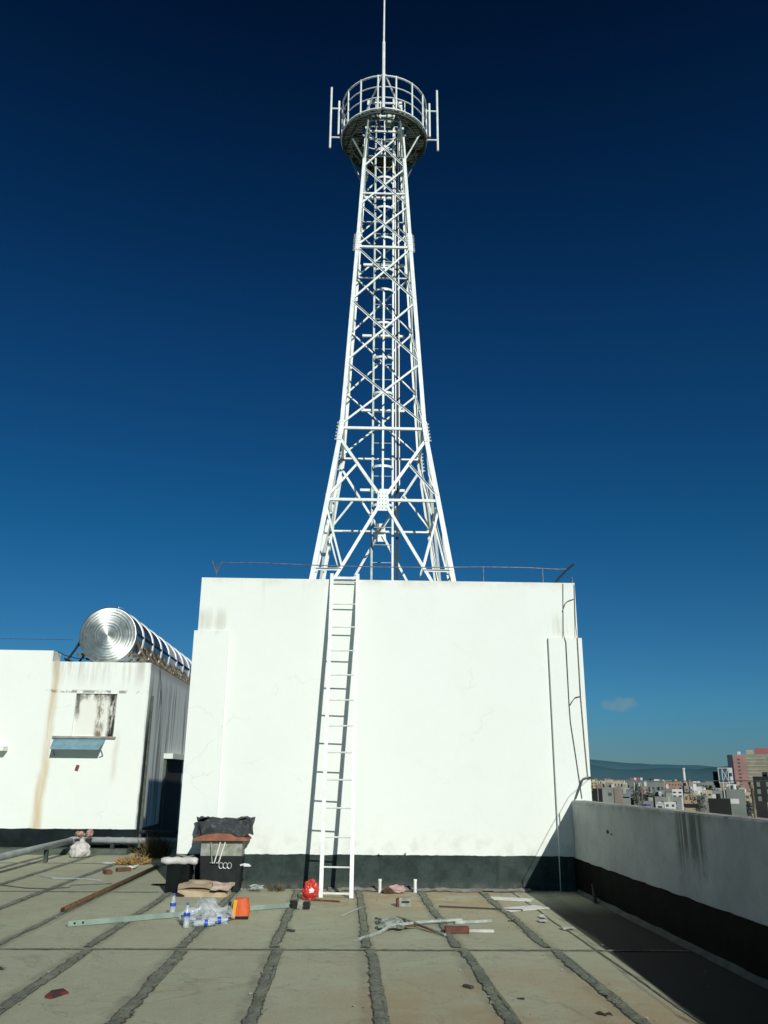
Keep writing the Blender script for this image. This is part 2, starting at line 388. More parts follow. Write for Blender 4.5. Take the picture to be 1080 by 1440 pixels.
def clear_plastic(name, tint, trans):
    t = NT(name); tr = t.n.new('ShaderNodeBsdfTransparent'); tr.inputs[0].default_value = (*tint,1)
    mx = t.n.new('ShaderNodeMixShader'); f = t.ss(t.noise(14,4,.6),.3,.7,trans-.15,trans+.15)
    t.L(f, mx.inputs[0]); t.t.links.new(t.b.outputs[0], mx.inputs[1]); t.t.links.new(tr.outputs[0], mx.inputs[2])
    t.t.links.new(mx.outputs[0], t.out.inputs[0]); t.col((.74,.80,.82)); t.set(.12,0,1.); t.bump(t.noise(35,4,.6),.6,.02); return t.m
M['clear'] = clear_plastic('clear_bottle_plastic', (.86,.93,.95), .55)
M['wrap'] = clear_plastic('clear_wrap_film', (.93,.95,.95), .62)

# ------------------------------------------------------------------ SETTING: roof deck
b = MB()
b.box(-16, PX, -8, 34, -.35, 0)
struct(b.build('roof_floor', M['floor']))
b = MB(); b.box(-16, 3.70, -8, 34, -18, -.353)
tag(b.build('building_below', M['slab']), 'lower storeys of the building that carries the concrete roof', 'building')

def seam(x0, y0, y1, w, m, along='y', jit=.012, h=.012, step=.03, seed=0, skew=0.):
    mb = MB(); n = max(2,int(abs(y1-y0)/step)); rows = []; lay = mb.bm.verts.layers.float_color.new('edge')
    off = Vector((seed*3.3, seed*1.9, 0))
    for i in range(n+1):
        y = y0+(y1-y0)*i/n
        c = x0+skew*(y-y0)+jit*2.2*noise.noise(Vector((y*.8,seed*5,0)))
        wl = w*(.78+.34*noise.noise(Vector((y*1.6,1,seed)))+.3*noise.noise(Vector((y*7,2,seed))))
        wr = w*(.78+.34*noise.noise(Vector((y*1.6,7,seed)))+.3*noise.noise(Vector((y*7,8,seed))))
        row = []
        for k,(t,hh) in enumerate(((-1.0,.003),(-.72,.0045),(-.42,1),(0,1),(.42,1),(.72,.0045),(1.0,.003))):
            d = t*(wl if t<0 else wr)
            z = hh if abs(hh)<.5 else .005+h*(.55+.9*noise.noise(Vector((c+d,y,0))*11+off)+.5*noise.noise(Vector((c+d,y,4))*30+off))
            if abs(hh)>.5: z = max(z,.0045)
            p = (c+d,y,z) if along=='y' else (y,c+d,z)
            q_ = mb.bm.verts.new(p); e_ = (0.,.42,.85,1.,.85,.42,0.)[k]; q_[lay] = (e_,e_,e_,1); row.append(q_)
        rows.append(row)
    for i in range(n):
        for k in range(6): mb._f([rows[i][k],rows[i+1][k],rows[i+1][k+1],rows[i][k+1]])
    return struct(mb.build('floor_seam', m, smooth=True))
sp = .898
for i in range(-8,6):
    x = -2.437+sp*i
    far = 13.3 if x > -2.3 else (18.9 if x > -9 else 30)
    if abs(x+3.335)<.05: seam(x,9.05,far,.06,M['seam'],seed=i*3+1)
    else: seam(x,9.03,far,.088,M['seam'],seed=i*3+1,h=.011)
    seam(x+.035,-1,8.95,  .088 if i!=1 else .10,M['seam'],seed=i*3+2,h=.013)
    if i in (0,1,2,3,4,5): seam(x+.075,3,8.9,.03,M['crossseam'],seed=i*3+77,h=.008)
seam(9.03,-9.5,3.4,.05,M['crossseam'],'x',.008,.006,seed=91,skew=-.011)
seam(4.95,-9.5,3.4,.05,M['crossseam'],'x',.008,.006,seed=92,skew=-.011)
seam(13.12,-9.5,-2.6,.04,M['crossseam'],'x',.008,.005,seed=93,skew=-.011)
seam(17.1,-9.5,-2.6,.04,M['crossseam'],'x',.008,.005,seed=94,skew=-.011)
seam(2.50,4,13.2,.022,M['crossseam'],jit=.012,h=.004,seed=95,skew=0)

# crumbs of mortar along the foot of the wall and on the deck
b = MB()
for i in range(1100):
    if i >= 520:
        y = random.uniform(5.4,13); p = (-2.437+.898*random.randint(-3,5)+(.035 if y<8.95 else 0)+random.gauss(0,.075), y, 0)
    elif i < 330:
        x = random.uniform(-2.3,3.3); p = W(x,-random.expovariate(9)-.02,0)
    else: p = (random.uniform(-4.5,3.2), random.uniform(5.6,13), 0)
    r = random.uniform(.004,.016)*(1.3 if i<330 else .8)
    c = Vector((p[0],p[1],r*.5)); q = [c+Vector((random.uniform(-1,1)*r*1.4,random.uniform(-1,1)*r*1.4,random.uniform(-.5,1)*r)) for _ in range(4)]
    v = [b.bm.verts.new(k) for k in q]
    for f in ((0,1,2),(0,2,3),(0,3,1),(1,3,2)): b._f([v[k] for k in f])
o = b.build('mortar_crumbs', M['concrete']); o['kind'] = 'stuff'; o['label'] = 'grey crumbs of mortar along the foot of the wall'

# ------------------------------------------------------------------ parapet on the right
pr = thing('parapet_wall', 'stained grey parapet wall with dark painted base along the roof edge', 'wall', (PX,6,0))
def prough(y,z,s): return .006*noise.noise(Vector((y*1.3,z*2,s)))
b = MB()
ys = [-8+i*.25 for i in range(int((13.36+8)/.25)+1)]+[13.366]
R0 = []
for y in ys:
    t = min(.32,max(0,7.0-y)*.088)+.006*noise.noise(Vector((y*1.7,0,3)))+.004*noise.noise(Vector((y*6,0,9)))  # unseen rise in the parapet top, shaped to widen its floor shadow
    R0.append([b.bm.verts.new((PX,y,0)),b.bm.verts.new((PX,y,PH-.02+t)),b.bm.verts.new((PX+.018,y,PH+t)),b.bm.verts.new((3.69,y,PH+t)),b.bm.verts.new((3.70,y,PH-.01+t)),b.bm.verts.new((3.70,y,-.35))])
for i in range(len(ys)-1):
    for k in range(5): b._f([R0[i][k],R0[i+1][k],R0[i+1][k+1],R0[i][k+1]])
b._f(R0[0]); b._f(R0[-1])
b.build('wall', M['parapet'], pr)
def ragged_band(mb, p0, p1, h, t, nrm, seed, amp=.011, n=80, z0=.004):
    p0,p1,nrm = Vector(p0),Vector(p1),Vector(nrm)
    A=[];
    for i in range(n+1):
        q = p0.lerp(p1,i/n); z = h+amp*noise.noise(Vector((q.x*3+q.y*3,seed,0)))+amp*.7*noise.noise(Vector((q.x*14+q.y*14,seed,5)))
        f = q+nrm*t
        A.append([mb.bm.verts.new((f.x,f.y,z0)),mb.bm.verts.new((f.x,f.y,z)),mb.bm.verts.new((q.x-nrm.x*.01,q.y-nrm.y*.01,z))])
    for i in range(n):
        for k in range(2): mb._f([A[i][k],A[i+1][k],A[i+1][k+1],A[i][k+1]])
    return mb
ragged_band(MB(),(PX,-7.9,0),(PX,13.36,0),PDADO,.004,(-1,0,0),3,n=200).build('dado', M['dado_brown'], pr)
b = MB()
n=140; A=[]
for i in range(n+1):                       # cement fillet where floor meets parapet
    y=-7.9+(13.2+7.9)*i/n; w=.06+.025*noise.noise(Vector((y*2,4,0))); h=.05+.02*noise.noise(Vector((y*2.4,9,0)))
    A.append([b.bm.verts.new((PX-w,y,.002)),b.bm.verts.new((PX-w*.4,y,h*.5)),b.bm.verts.new((PX-.006,y,h))])
for i in range(n):
    for k in range(2): b._f([A[i][k],A[i+1][k],A[i+1][k+1],A[i][k+1]])
b.build('cement_fillet', M['kerb'], pr)
b = MB(); b.blob((PX-.001,11.56,.935),(.006,.05,.026),.5,2,2,3,False); b.blob((PX-.001,11.40,.915),(.006,.02,.014),.5,2,2,4,False)
b.build('chipped_hole', M['door_dark'], pr)

# lightning wire along the parapet
lw = thing('lightning_wire', 'thin steel lightning wire held on short posts above the parapet', 'wire', (3.6,6,PH))
pts=[W(3.80,-.07,1.61)]
for y in range(13,-8,-1): pts.append((3.61,y-.2,1.585+.012*math.sin(y*1.7)+min(.32,max(0,7.2-y)*.088)))
MB().tube(pts,.004,6).build('wire', M['steel_thin'], lw)
for y in (12.3,10.45,7.58,5.9,4.3,2.7,1.1,-.6):
    e_=min(.32,max(0,7.0-y)*.088); MB().tube([(3.61,y,PH-.02+e_),(3.61,y,1.52+e_),(3.60,y+.02,1.585+e_)],.009 if y!=7.58 else .014,6).build('post', M['steel_thin'] if y!=7.58 else M['tank_under'], lw)
o=MB().obox((3.60,10.31,PH+.022),(.05,.13,.02),(0,0,.1)).build('plastic_scrap', M['scrap_blue'])
tag(o,'small blue plastic scrap lying on top of the parapet','scrap')

# ------------------------------------------------------------------ stair house (white block that carries the tower)
hs = thing('stair_house', 'large blank white rooftop block with charcoal base below the tower', 'building', W(.68,2.4,0))
DEP, TH = 4.8, .16
b = MB()
b.box(XL,XR,0,TH,0,HT,W)
b.build('front_wall', M['house'], hs)
b = MB(); b.box(XL,XL+TH,TH,DEP-TH,0,HT,W); b.build('side_wall', M['house'], hs)
b = MB(); b.box(XR-TH,XR,TH,DEP-TH,0,HT,W); b.build('side_wall', M['house'], hs)
b = MB(); b.box(XL,XR,DEP-TH,DEP,0,HT,W); b.build('rear_wall', M['house'], hs)
b = MB(); b.box(XL+TH,XR-TH,TH,DEP-TH,SLAB-.15,SLAB+.05,W); b.build('roof', M['concrete'], hs)
for x0,x1 in ((XL-.05,-1.905),(3.263,XR+.05)):
    top = SLAB+(.02 if x0<0 else -.02)
    b = MB()
    p=[(x0,-.055,0),(x1,-.055,0),(x1,-.001,0),(x0,-.001,0)]
    if x0<0: p=[(x0,-.055),(x1,-.055),(x1,-.002),(XL-.002,-.002),(XL-.002,.45),(x0,.45)]
    else: p=[(x0,-.055),(x1,-.055),(x1,.45),(XR+.002,.45),(XR+.002,-.002),(x0,-.002)]
    lo=[b.bm.verts.new(W(a,c,.0)) for a,c in p]; hi=[b.bm.verts.new(W(a,c,top)) for a,c in p]
    n=len(p)
    for k in range(n): b._f([lo[k],lo[(k+1)%n],hi[(k+1)%n],hi[k]])
    b._f(lo[::-1]); b._f(hi)
    pil=b.build('pilaster', M['house'], hs)
    bv=pil.modifiers.new('b','BEVEL'); bv.width=.008; bv.segments=2; bv.limit_method='ANGLE'
    ragged_band(MB(),W(x0,-.055,0),W(x1,-.055,0),DADO,.005,(WR*-1*0,-1,0),17 if x0<0 else 18,n=20).build('dado', M['dado'], pil)
    if x0<0: ragged_band(MB(),W(x0,-.05,0),W(x0,.45,0),DADO,.005,(-1,0,0),19,n=12).build('dado', M['dado'], pil)
ragged_band(MB(),W(-1.90,0,0),W(3.258,0,0),DADO,.005,(0,-1,0),11,n=160).build('dado', M['dado'], hs)
ragged_band(MB(),W(XL,.46,0),W(XL,DEP,0),DADO,.005,(-1,0,0),12).build('dado', M['dado'], hs)
for x,z in ((.562,.50),(.958,.515)):
    MB().lathe(W(x,-.03,z),[(.014,-.03),(.014,.025)],8,'Y').build('pipe_stub', M['white_plastic'], hs)
# rods round the edge of its roof
lr = thing('lightning_rod_rail', 'thin rods and forked corner spikes along the roof edge of the white block', 'rail', W(.68,.1,HT))
pts=[W(-2.22,.12,4.93),W(-2.12,.12,4.985),W(-1.6,.12,5.0),W(-.6,.12,4.97),W(.5,.12,4.955),W(1.5,.12,4.965),W(2.262,.12,4.985),W(3.0,.12,4.985),W(3.5,.12,4.965),W(3.69,.14,4.975)]
MB().tube(pts,.008,6).build('wire', M['steel_thin'], lr)
for x,h in ((-2.2,4.93),(2.262,4.985),(3.264,4.985)):
    MB().tube([W(x,.12,HT-.02),W(x,.12,h)],.007,6).build('post', M['steel_thin'], lr)
for p in ((W(-2.20,.12,4.80),W(-2.29,.12,5.02)),(W(-2.2,.12,4.82),W(-2.12,.12,5.0))):
    MB().tube(p,.009,6).build('spike', M['steel_thin'], lr)
MB().tube([W(3.43,.1,HT-.02),W(3.55,.1,4.83),W(3.70,.12,4.98),W(3.80,.12,5.06)],.016,6).build('spike', M['black_plastic'], lr)
MB().tube([W(3.745,.08,HT-.02),W(3.745,.08,4.82)],.008,6).build('post', M['steel_thin'], lr)
cb = thing('down_conductor', 'two thin wires looping down the right edge of the white block', 'wire', W(3.6,-.06,0))
MB().tube([W(3.55,.1,HT+.03),W(3.565,-.012,HT-.02),W(3.525,-.012,3.9),W(3.52,-.06,3.80),W(3.545,-.075,3.7),W(3.54,-.07,2.72),W(3.545,-.07,2.45),W(3.60,-.07,1.9),W(3.655,-.07,1.31)],.0055,6).build('wire', M['steel_thin'], cb)
MB().tube([W(3.745,.06,HT+.1),W(3.75,-.012,4.65),W(3.73,-.02,4.0),W(3.735,-.075,3.75),W(3.73,-.075,2.84),W(3.745,-.075,2.2),W(3.765,-.075,1.61)],.0055,6).build('wire', M['tank_under'], cb)
MB().tube([W(3.53,-.015,4.22),W(3.585,-.03,4.36),W(3.64,-.03,4.40),W(3.735,-.015,4.43)],.006,6).build('wire_clip', M['steel_thin'], cb)
MB().tube([W(3.545,-.08,2.70),W(3.59,-.09,2.77),W(3.64,-.09,2.83),W(3.725,-.08,2.85)],.007,6).build('wire_clip', M['steel_thin'], cb)
MB().tube([W(3.55,-.08,1.30),W(3.60,-.10,1.42),W(3.68,-.11,1.60),W(3.76,-.10,1.625),W(3.86,-.04,1.61)],.013,6).build('wire_clip', M['steel_thin'], cb)

# ------------------------------------------------------------------ ladder leaning on the wall
ld = thing('leaning_ladder', 'tall white steel ladder leaning against the blank white wall', 'ladder', (-.07,12.5,0))
fL,fR,tL,tR = [Vector(p) for p in ((-.283,12.522,.005),(.137,12.463,.005),(-.274,13.405,4.79),(.150,13.397,4.79))]
for p,q in ((fL,tL),(fR,tR)): MB().flat(p,q,(1,0,0),(0,1,0),.056,.03).build('rail', M['ladder'], ld)
for k in range(12):
    s=(.385+.388*k)/4.79
    MB().tube([fL.lerp(tL,s),fR.lerp(tR,s)],.0115,8).build('rung', M['ladder'], ld)
MB().flat(fL.lerp(tL,.985),fR.lerp(tR,.985),(0,0,1),(0,1,0),.04,.02).build('rung', M['ladder'], ld)
MB().flat(fL.lerp(tL,.012),fR.lerp(tR,.012),(0,0,1),(0,1,0),.025,.02).build('rung', M['ladder'], ld)

# ------------------------------------------------------------------ lattice tower
YC = 15.9
def xc(z): return .640-.0036*(z-5)
def T(u,v,z): return Vector((xc(z)+u-WR*v, YC+WR*u+v, z))
def aw(z): return .859+(8.145-z)*.1464 if z<8.145 else max(.40,.859-(z-8.145)*.0566)
tw = thing('lattice_tower', 'tall white steel lattice tower with round top platform standing on the white block', 'tower', T(0,0,SLAB+.05))
SN = [((1,0),(0,-1)),((0,1),(1,0)),((-1,0),(0,1)),((0,-1),(-1,0))]
def F(k,s,n,z):
    S,N = SN[k]; return T(S[0]*s+N[0]*n, S[1]*s+N[1]*n, z)
def dirv(k,s,n):
    S,N = SN[k]; return Vector((S[0]*s+N[0]*n, S[1]*s+N[1]*n, 0))
ZB, ZTOP = SLAB+.05, 16.62
for sx in (-1,1):
    for sy in (-1,1):
        b = MB()
        for z0,z1,w in ((ZB,8.145,.088),(8.15,12.546,.078),(12.55,ZTOP,.07)):
            b.angle(T(sx*aw(z0),sy*aw(z0),z0),T(sx*aw(z1),sy*aw(z1),z1),(-sx,0,0),(0,-sy,0),w,.012)
        leg=b.build('leg', M['tower'], tw)
        MB().box(-.16,.16,-.16,.16,0,.03,lambda x,y,z:T(sx*(aw(ZB)-.04)+x,sy*(aw(ZB)-.04)+y,ZB+z)).build('base_plate', M['tower'], leg)
        for zc,h,rows in ((8.08,.44,6),(12.62,.46,7)):
            b = MB(); z0,z1=zc-h/2,zc+h/2
            # splice plates on both flanges, with bolts that stick out
            b.flat(T(sx*(aw(z0)-.05),sy*(aw(z0)+.007),z0),T(sx*(aw(z1)-.05),sy*(aw(z1)+.007),z1),(1,0,0),(0,1,0),.085,.012)
            b.flat(T(sx*(aw(z0)+.007),sy*(aw(z0)-.05),z0),T(sx*(aw(z1)+.007),sy*(aw(z1)-.05),z1),(0,1,0),(1,0,0),.085,.012)
            for r in range(rows):
                z=z0+h*(r+.5)/rows
                for o in (.03,.072):
                    b.tube([T(sx*(aw(z)-o),sy*(aw(z)-.01),z),T(sx*(aw(z)-o),sy*(aw(z)+.03),z)],.006,5)
                    b.tube([T(sx*(aw(z)-.01),sy*(aw(z)-o),z),T(sx*(aw(z)+.055),sy*(aw(z)-o),z)],.006,5)
            b.build('splice_plate', M['tower'], leg)
def member(name,k,s0,z0,s1,z1,w=.055,inset=.016,flip=1):
    n0,n1=aw(z0)-inset,aw(z1)-inset
    p,q=F(k,s0,n0,z0),F(k,s1,n1,z1)
    d=(q-p).normalized(); N=dirv(k,0,1); u=N.cross(d)
    if u.z<0: u=-u
    if flip<0: return MB().angle(p+u*w/2+N*.004,q+u*w/2+N*.004,-u,N,w,.007,w*.85).build(name, M['tower'], tw)
    return MB().angle(p-u*w/2,q-u*w/2,u,-N,w,.007).build(name, M['tower'], tw)
Z1=6.578
for k in range(4):
    zt=7.93
    for sg in (-1,1):
        member('brace',k,sg*.05,6.50,sg*(aw(ZB)-.06),ZB+.12,.056)
        member('brace',k,sg*(aw(zt)-.03),zt,sg*.05,6.66,.056)
        f=(6.5-5.22)/(6.5-ZB-.12); sd=sg*(.05+f*(aw(ZB)-.11))
        member('brace',k,sg*(aw(6.45)-.04),6.45,sd,5.25,.036,.03)
        member('strut',k,sg*(aw(5.17)-.02),5.17,sd,5.17,.04,.03,-1)
        f=(7.35-6.66)/(zt-6.66); sd=sg*(.05+f*(aw(zt)-.08))
        member('brace',k,sg*(aw(6.66)-.04),6.66,sd,7.36,.042,.03,-sg)
    member('girder',k,-aw(Z1)+.01,Z1,aw(Z1)-.01,Z1,.05,.012)
    b=MB(); b.hexa([F(k,s,aw(Z1)+n,z) for s,n,z in ((-.13,-.004,6.36),(.13,-.004,6.36),(.13,-.018,6.36),(-.13,-.018,6.36),(-.09,-.004,6.76),(.09,-.004,6.76),(.09,-.018,6.76),(-.09,-.018,6.76))])
    for i in range(3):
        for j in range(5):
            s=-.06+.06*i; z=6.42+.07*j; b.tube([F(k,s,aw(Z1)-.006,z),F(k,s,aw(Z1)+.02,z)],.009,5)
    b.build('gusset_plate', M['tower'], tw)
    member('girder',k,-aw(8.145)+.01,8.145,aw(8.145)-.01,8.145,.05,.012)
    member('girder',k,-aw(12.5)+.01,12.5,aw(12.5)-.01,12.5,.046,.012)
    lv=[8.2,9.645,11.123,12.5,13.62,14.68,15.72]
    for a_,b_ in zip(lv[:-1],lv[1:]):
        w=.038 if a_<12 else .034
        member('brace',k,-(aw(a_)-.03),a_+.03,aw(b_)-.03,b_-.03,w,.016)
        member('brace',k,aw(a_)-.03,a_+.03,-(aw(b_)-.03),b_-.03,w,.03,-1)
    for z in (13.95,15.74,16.2,16.58):
        member('girder',k,-aw(z)+.01,z,aw(z)-.01,z,.036,.02)
# ladder, cage and cable tray inside the tower
lad=bpy.data.objects.new('ladder', None)
LX=lambda z:.045-.0*(z)
def C(u,v,z): return T(u+.012,v-.15,z)
b0=MB()
def child_empty(name,parent): 
    o=bpy.data.objects.new(name,None); col.objects.link(o); o.parent=parent; return o
bpy.data.objects.remove(lad); lad=child_empty('ladder',tw)
for s in (-1,1): MB().flat(C(s*.205,0,ZB),C(s*.205,0,16.9),(1,0,0),(0,1,0),.04,.05).build('rail', M['tower_dark' if s<0 else 'tower'], lad)
z=ZB+.3
while z<16.3:
    MB().tube([C(-.2,0,z),C(.2,0,z)],.009,6).build('rung', M['tower_dark'], lad); z+=.36
cage=child_empty('safety_cage',tw)
hz=[6.74+.817*i for i in range(7)]+[12.16+.8*i for i in range(6)]
for z in hz:
    pts=[C(-.215+ (0),-.02,z)]+[C(-.215*math.cos(PI*t/8),-.02-.15*math.sin(PI*t/8),z) for t in range(1,8)]+[C(.215,-.02,z)]
    b=MB()
    for p,q in zip(pts[:-1],pts[1:]): pass
    A=[[b.bm.verts.new(p+Vector((0,0,-.025))),b.bm.verts.new(p+Vector((0,0,.025)))] for p in pts]
    I=[[b.bm.verts.new(p.lerp(C(0,-.1,z),.04)+Vector((0,0,-.025))),b.bm.verts.new(p.lerp(C(0,-.1,z),.04)+Vector((0,0,.025)))] for p in pts]
    for i in range(len(pts)-1):
        b._f([A[i][0],A[i+1][0],A[i+1][1],A[i][1]]); b._f([I[i][1],I[i+1][1],I[i+1][0],I[i][0]])
        b._f([A[i][1],A[i+1][1],I[i+1][1],I[i][1]]); b._f([A[i][0],I[i][0],I[i+1][0],A[i+1][0]])
    b.build('hoop', M['tower'], cage)
for z0,z1 in ((6.70,11.66),(12.14,16.18)):
    MB().flat(C(0,-.178,z0),C(0,-.178,z1),(1,0,0),(0,1,0),.04,.008).build('strap', M['tower'], cage)
tray=child_empty('cable_tray',tw)
for s in (.262,.335): MB().angle(C(s,.03,7.1),C(s-.03,.03,16.1),(1,0,0),(0,1,0),.02,.006).build('rail', M['tower'], tray)
for s in (.285,.31): MB().tube([C(s,.05,4.2),C(s,.05,7.1),C(s-.03,.05,16.0)],.012,6).build('cable', M['cable'], tray)
for z in (7.09,8.85,10.6,12.37,14.15):
    MB().angle(C(-.45,.06,z),C(.45,.06,z),(0,0,1),(0,1,0),.05,.007).build('bracket', M['tower'], tw)
# top platform
ZP,RP=15.80,.995
pf=child_empty('platform',tw)
b=MB(); n=40
def ring(r,z,sq=None):
    out=[]
    for i in range(n):
        a=2*PI*i/n; c,s=math.cos(a),math.sin(a)
        k=r if sq is None else sq/max(abs(c),abs(s))
        out.append(b.bm.verts.new(T(c*k,s*k,z)))
    return out
k_=0
vv=-RP+.04
while vv<RP-.03:
    half=math.sqrt(RP*RP-vv*vv)-.01
    segs=[(-half,half)] if abs(vv)>.5 or half<.5 else [(-half,-.5),(.5,half)]
    if vv<-.5: segs=[(-half,-.30),(.30,half)] if vv>-.86 else segs
    for a_,c_ in segs:
        if c_-a_>.02: b.box(a_,c_,vv-.014,vv+.014,ZP-.022,ZP,T)
    vv+=.049
b.build('deck', M['deck'], pf)
def circ(r,z,m=44): return [T(r*math.cos(2*PI*i/m),r*math.sin(2*PI*i/m),z) for i in range(m)]
for z,r in ((ZP+.03,.026),(16.14,.014),(16.44,.014),(16.745,.022)):
    MB().tube(circ(RP,z),r,6,closed=True).build('rail', M['tower'], pf)
for i in range(15):
    a=math.radians(-90+14.3+24*i)
    MB().tube([T(RP*math.cos(a),RP*math.sin(a),ZP),T(RP*math.cos(a),RP*math.sin(a),16.77)],.02,6).build('post', M['tower'], pf)
for i in range(12):
    a=math.radians(30*i+15); c,s=math.cos(a),math.sin(a); k=.5/max(abs(c),abs(s))
    MB().angle(T(c*k,s*k,ZP-.075),T(c*RP,s*RP,ZP-.075),(0,0,1),(-s,c,0),.055,.008).build('joist', M['deck'], pf)
MB().tube(circ(RP-.03,ZP-.05),.03,5,closed=True).build('rim', M['deck'], pf)
MB().tube(circ(.78,ZP-.06),.02,5,closed=True).build('rim', M['tower_dark'], pf)
for sx in (-1,1):
    for sy in (-1,1):
        for da in (-22,22):
            a=math.atan2(sy,sx)+math.radians(da)
            z0=14.85
            p=T(sx*(aw(z0)-.02),sy*(aw(z0)-.02),z0); q=T(.9*math.cos(a),.9*math.sin(a),ZP-.08)
            d=(q-p).normalized()
            MB().angle(p,q,(0,0,1),d.cross(Vector((0,0,1))),.034,.006).build('support_strut', M['tower_dark'], pf)
# equipment frame on the platform
for u0,u1,z0,z1 in ((-.36,-.10,15.95,16.5),(.22,.46,15.95,16.5)):
    b=MB().tube([T(u0,-.52,z0),T(u1,-.52,z0),T(u1,-.52,z1),T(u0,-.52,z1)],.016,5,closed=True)
    b.build('gate_frame', M['tower'], pf)
MB().obox(T(.12,-.3,16.2),(.2,.14,.34)).build('junction_box', M['tower_dark'], pf)
# antenna brackets
for sg,uo in ((-1,-1.265),(1,1.262)):
    am=child_empty('antenna_mount',tw)
    ui=sg*1.075
    MB().tube([T(uo,0,15.585),T(uo,0,17.35)],.026,8).build('pole', M['tower'], am)
    MB().tube([T(ui,0,15.98),T(ui,0,16.95)],.026,8).build('pole', M['tower'], am)
    for z in (15.89,16.73): MB().tube([T(sg*.93,0,z),T(uo,0,z)],.02,8).build('arm', M['tower'], am)
# lightning rod
rod=child_empty('lightning_rod',tw)
MB().tube([T(-.045,-RP-.06,15.78),T(-.045,-RP-.06,17.66)],.036,8).tube([T(-.045,-RP-.06,17.665),T(-.03,-RP-.04,20.6)],[.023,.015],8).build('mast', M['tower'], rod)
for u in (-.42,.40): MB().tube([T(u,-.45,16.22),T(-.045+.03*(1 if u>0 else -1),-RP-.02,16.78)],.02,6).build('stay', M['tower'], rod)

# ------------------------------------------------------------------ white block on the left with the tank
YB, XS = 19.233, -4.43
lb = thing('white_annex', 'stained white rooftop annex with bricked-up window, blue-grey awning and dark base', 'building', (-8,22,0))
xa,xb,za,zb=-6.03,-5.12,2.39,3.315
b=MB()
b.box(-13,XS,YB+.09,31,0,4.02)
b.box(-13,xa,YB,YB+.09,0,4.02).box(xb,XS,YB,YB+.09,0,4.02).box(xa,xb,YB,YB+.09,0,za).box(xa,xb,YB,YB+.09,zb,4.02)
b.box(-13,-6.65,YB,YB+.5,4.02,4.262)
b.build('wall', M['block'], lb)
MB().box(xa+.001,xb-.001,YB+.035,YB+.088,za+.001,zb-.001).build('window_recess', M['recess'], lb)
MB().box(-6.43,-5.06,YB-.05,YB-.001,2.345,2.39).build('window_sill', M['concrete'], lb)
b=MB()
b.hexa([(-6.40,YB-.01,2.31),(-5.28,YB-.01,2.31),(-5.30,YB-.36,2.10),(-6.34,YB-.36,2.10),(-6.40,YB-.01,2.335),(-5.28,YB-.01,2.335),(-5.30,YB-.36,2.125),(-6.34,YB-.36,2.125)])
aw_=b.build('awning', M['awning'], lb)
for x in (-6.34,-5.30): MB().flat((x,YB-.01,1.98),(x+.03,YB-.34,2.112),(1,0,0),(0,0,1),.02,.02).build('bracket', M['steel_thin'], aw_)
MB().hexa([(-9.2,YB-.28,2.06),(-7.36,YB-.28,2.06),(-7.36,YB-.002,2.06),(-9.2,YB-.002,2.06),(-9.2,YB-.28,2.15),(-7.36,YB-.28,2.15),(-7.36,YB-.002,2.16),(-9.2,YB-.002,2.16)]).build('canopy_slab', M['block'], lb)
MB().obox((-5.82,YB-.012,1.725),(.07,.02,.12),(0,.25,0)).build('red_tag', M['redtag'], lb)
ragged_band(MB(),(-13,YB,0),(XS+.004,YB,0),.478,.004,(0,-1,0),31,n=140).build('dado', M['dado_annex'], lb)
ragged_band(MB(),(XS,YB-.004,0),(XS,21.5,0),.478,.004,(1,0,0),32,n=30).build('dado', M['dado'], lb)
dr=MB().box(XS-.005,XS+.012,21.62,23.9,0.01,1.97).build('doorway', M['door_dark'], lb)
MB().box(XS+.001,XS+.22,21.45,24.2,1.975,2.10).build('lintel', M['block'], lb)
MB().box(XS+.001,XS+.06,21.50,21.60,0,1.97).build('door_jamb', M['kerb'], lb)
MB().tube([(XS+.05,19.42,.1),(XS+.05,19.42,2.7),(XS+.045,19.45,3.3)],.03,8).build('drain_pipe', M['kerb'], lb)
MB().box(-13,XS-.05,YB-.45,YB-.001,0.002,.11).build('kerb', M['kerb'], lb)
MB().tube([(XS+.03,20.0,4.0),(XS+.05,20.2,3.6),(XS+.03,20.5,3.2)],.008,5).build('cable', M['cable'], lb)

# tank
tk = thing('water_tank', 'polished steel cylinder water tank lying on a rusty frame atop the annex', 'tank', (-5.507,22.5,4.02))
cx,cz,rt=-5.507,4.645,.645
prof=[(rt,19.55)]
b=MB()
pr_=[(.0005,19.30)]
# end cap with pressed rings
for i in range(1,41):
    r=rt*i/40; y=19.33+.03*(1-(r/rt)**2)*-1+.0
    if .30<r/rt<.55 or .66<r/rt<.95: y+=.0011*math.sin(r*100)
    pr_.append((r,y))
pr_.append((rt+.012,19.345)); pr_.append((rt+.012,19.40))
b.lathe((cx,0,cz),pr_,64,'Y',cap=False).build('end_cap', M['tank'], tk, smooth=True)
MB().lathe((cx,0,cz),[(rt-.004,19.40),(rt-.004,27.4)],64,'Y').build('shell', M['tank_side'], tk, smooth=True)
for i in range(8):
    y=20.05+1.02*i
    MB().lathe((cx,0,cz),[(rt-.003,y-.045),(rt+.03,y-.035),(rt+.03,y+.035),(rt-.003,y+.05)],48,'Y',cap=False).build('band', M['tank_band'], tk, smooth=True)
MB().lathe((cx,0,cz),[(rt+.002,23.2),(rt+.004,23.21),(rt+.004,23.95),(rt+.002,23.96)],48,'Y',cap=False).build('patch', M['tank_band'], tk)
MB().tube([(cx+.64,19.40,cz+.06),(cx+.64,27.4,cz+.06)],.03,6).build('rail', M['black_plastic'], tk)
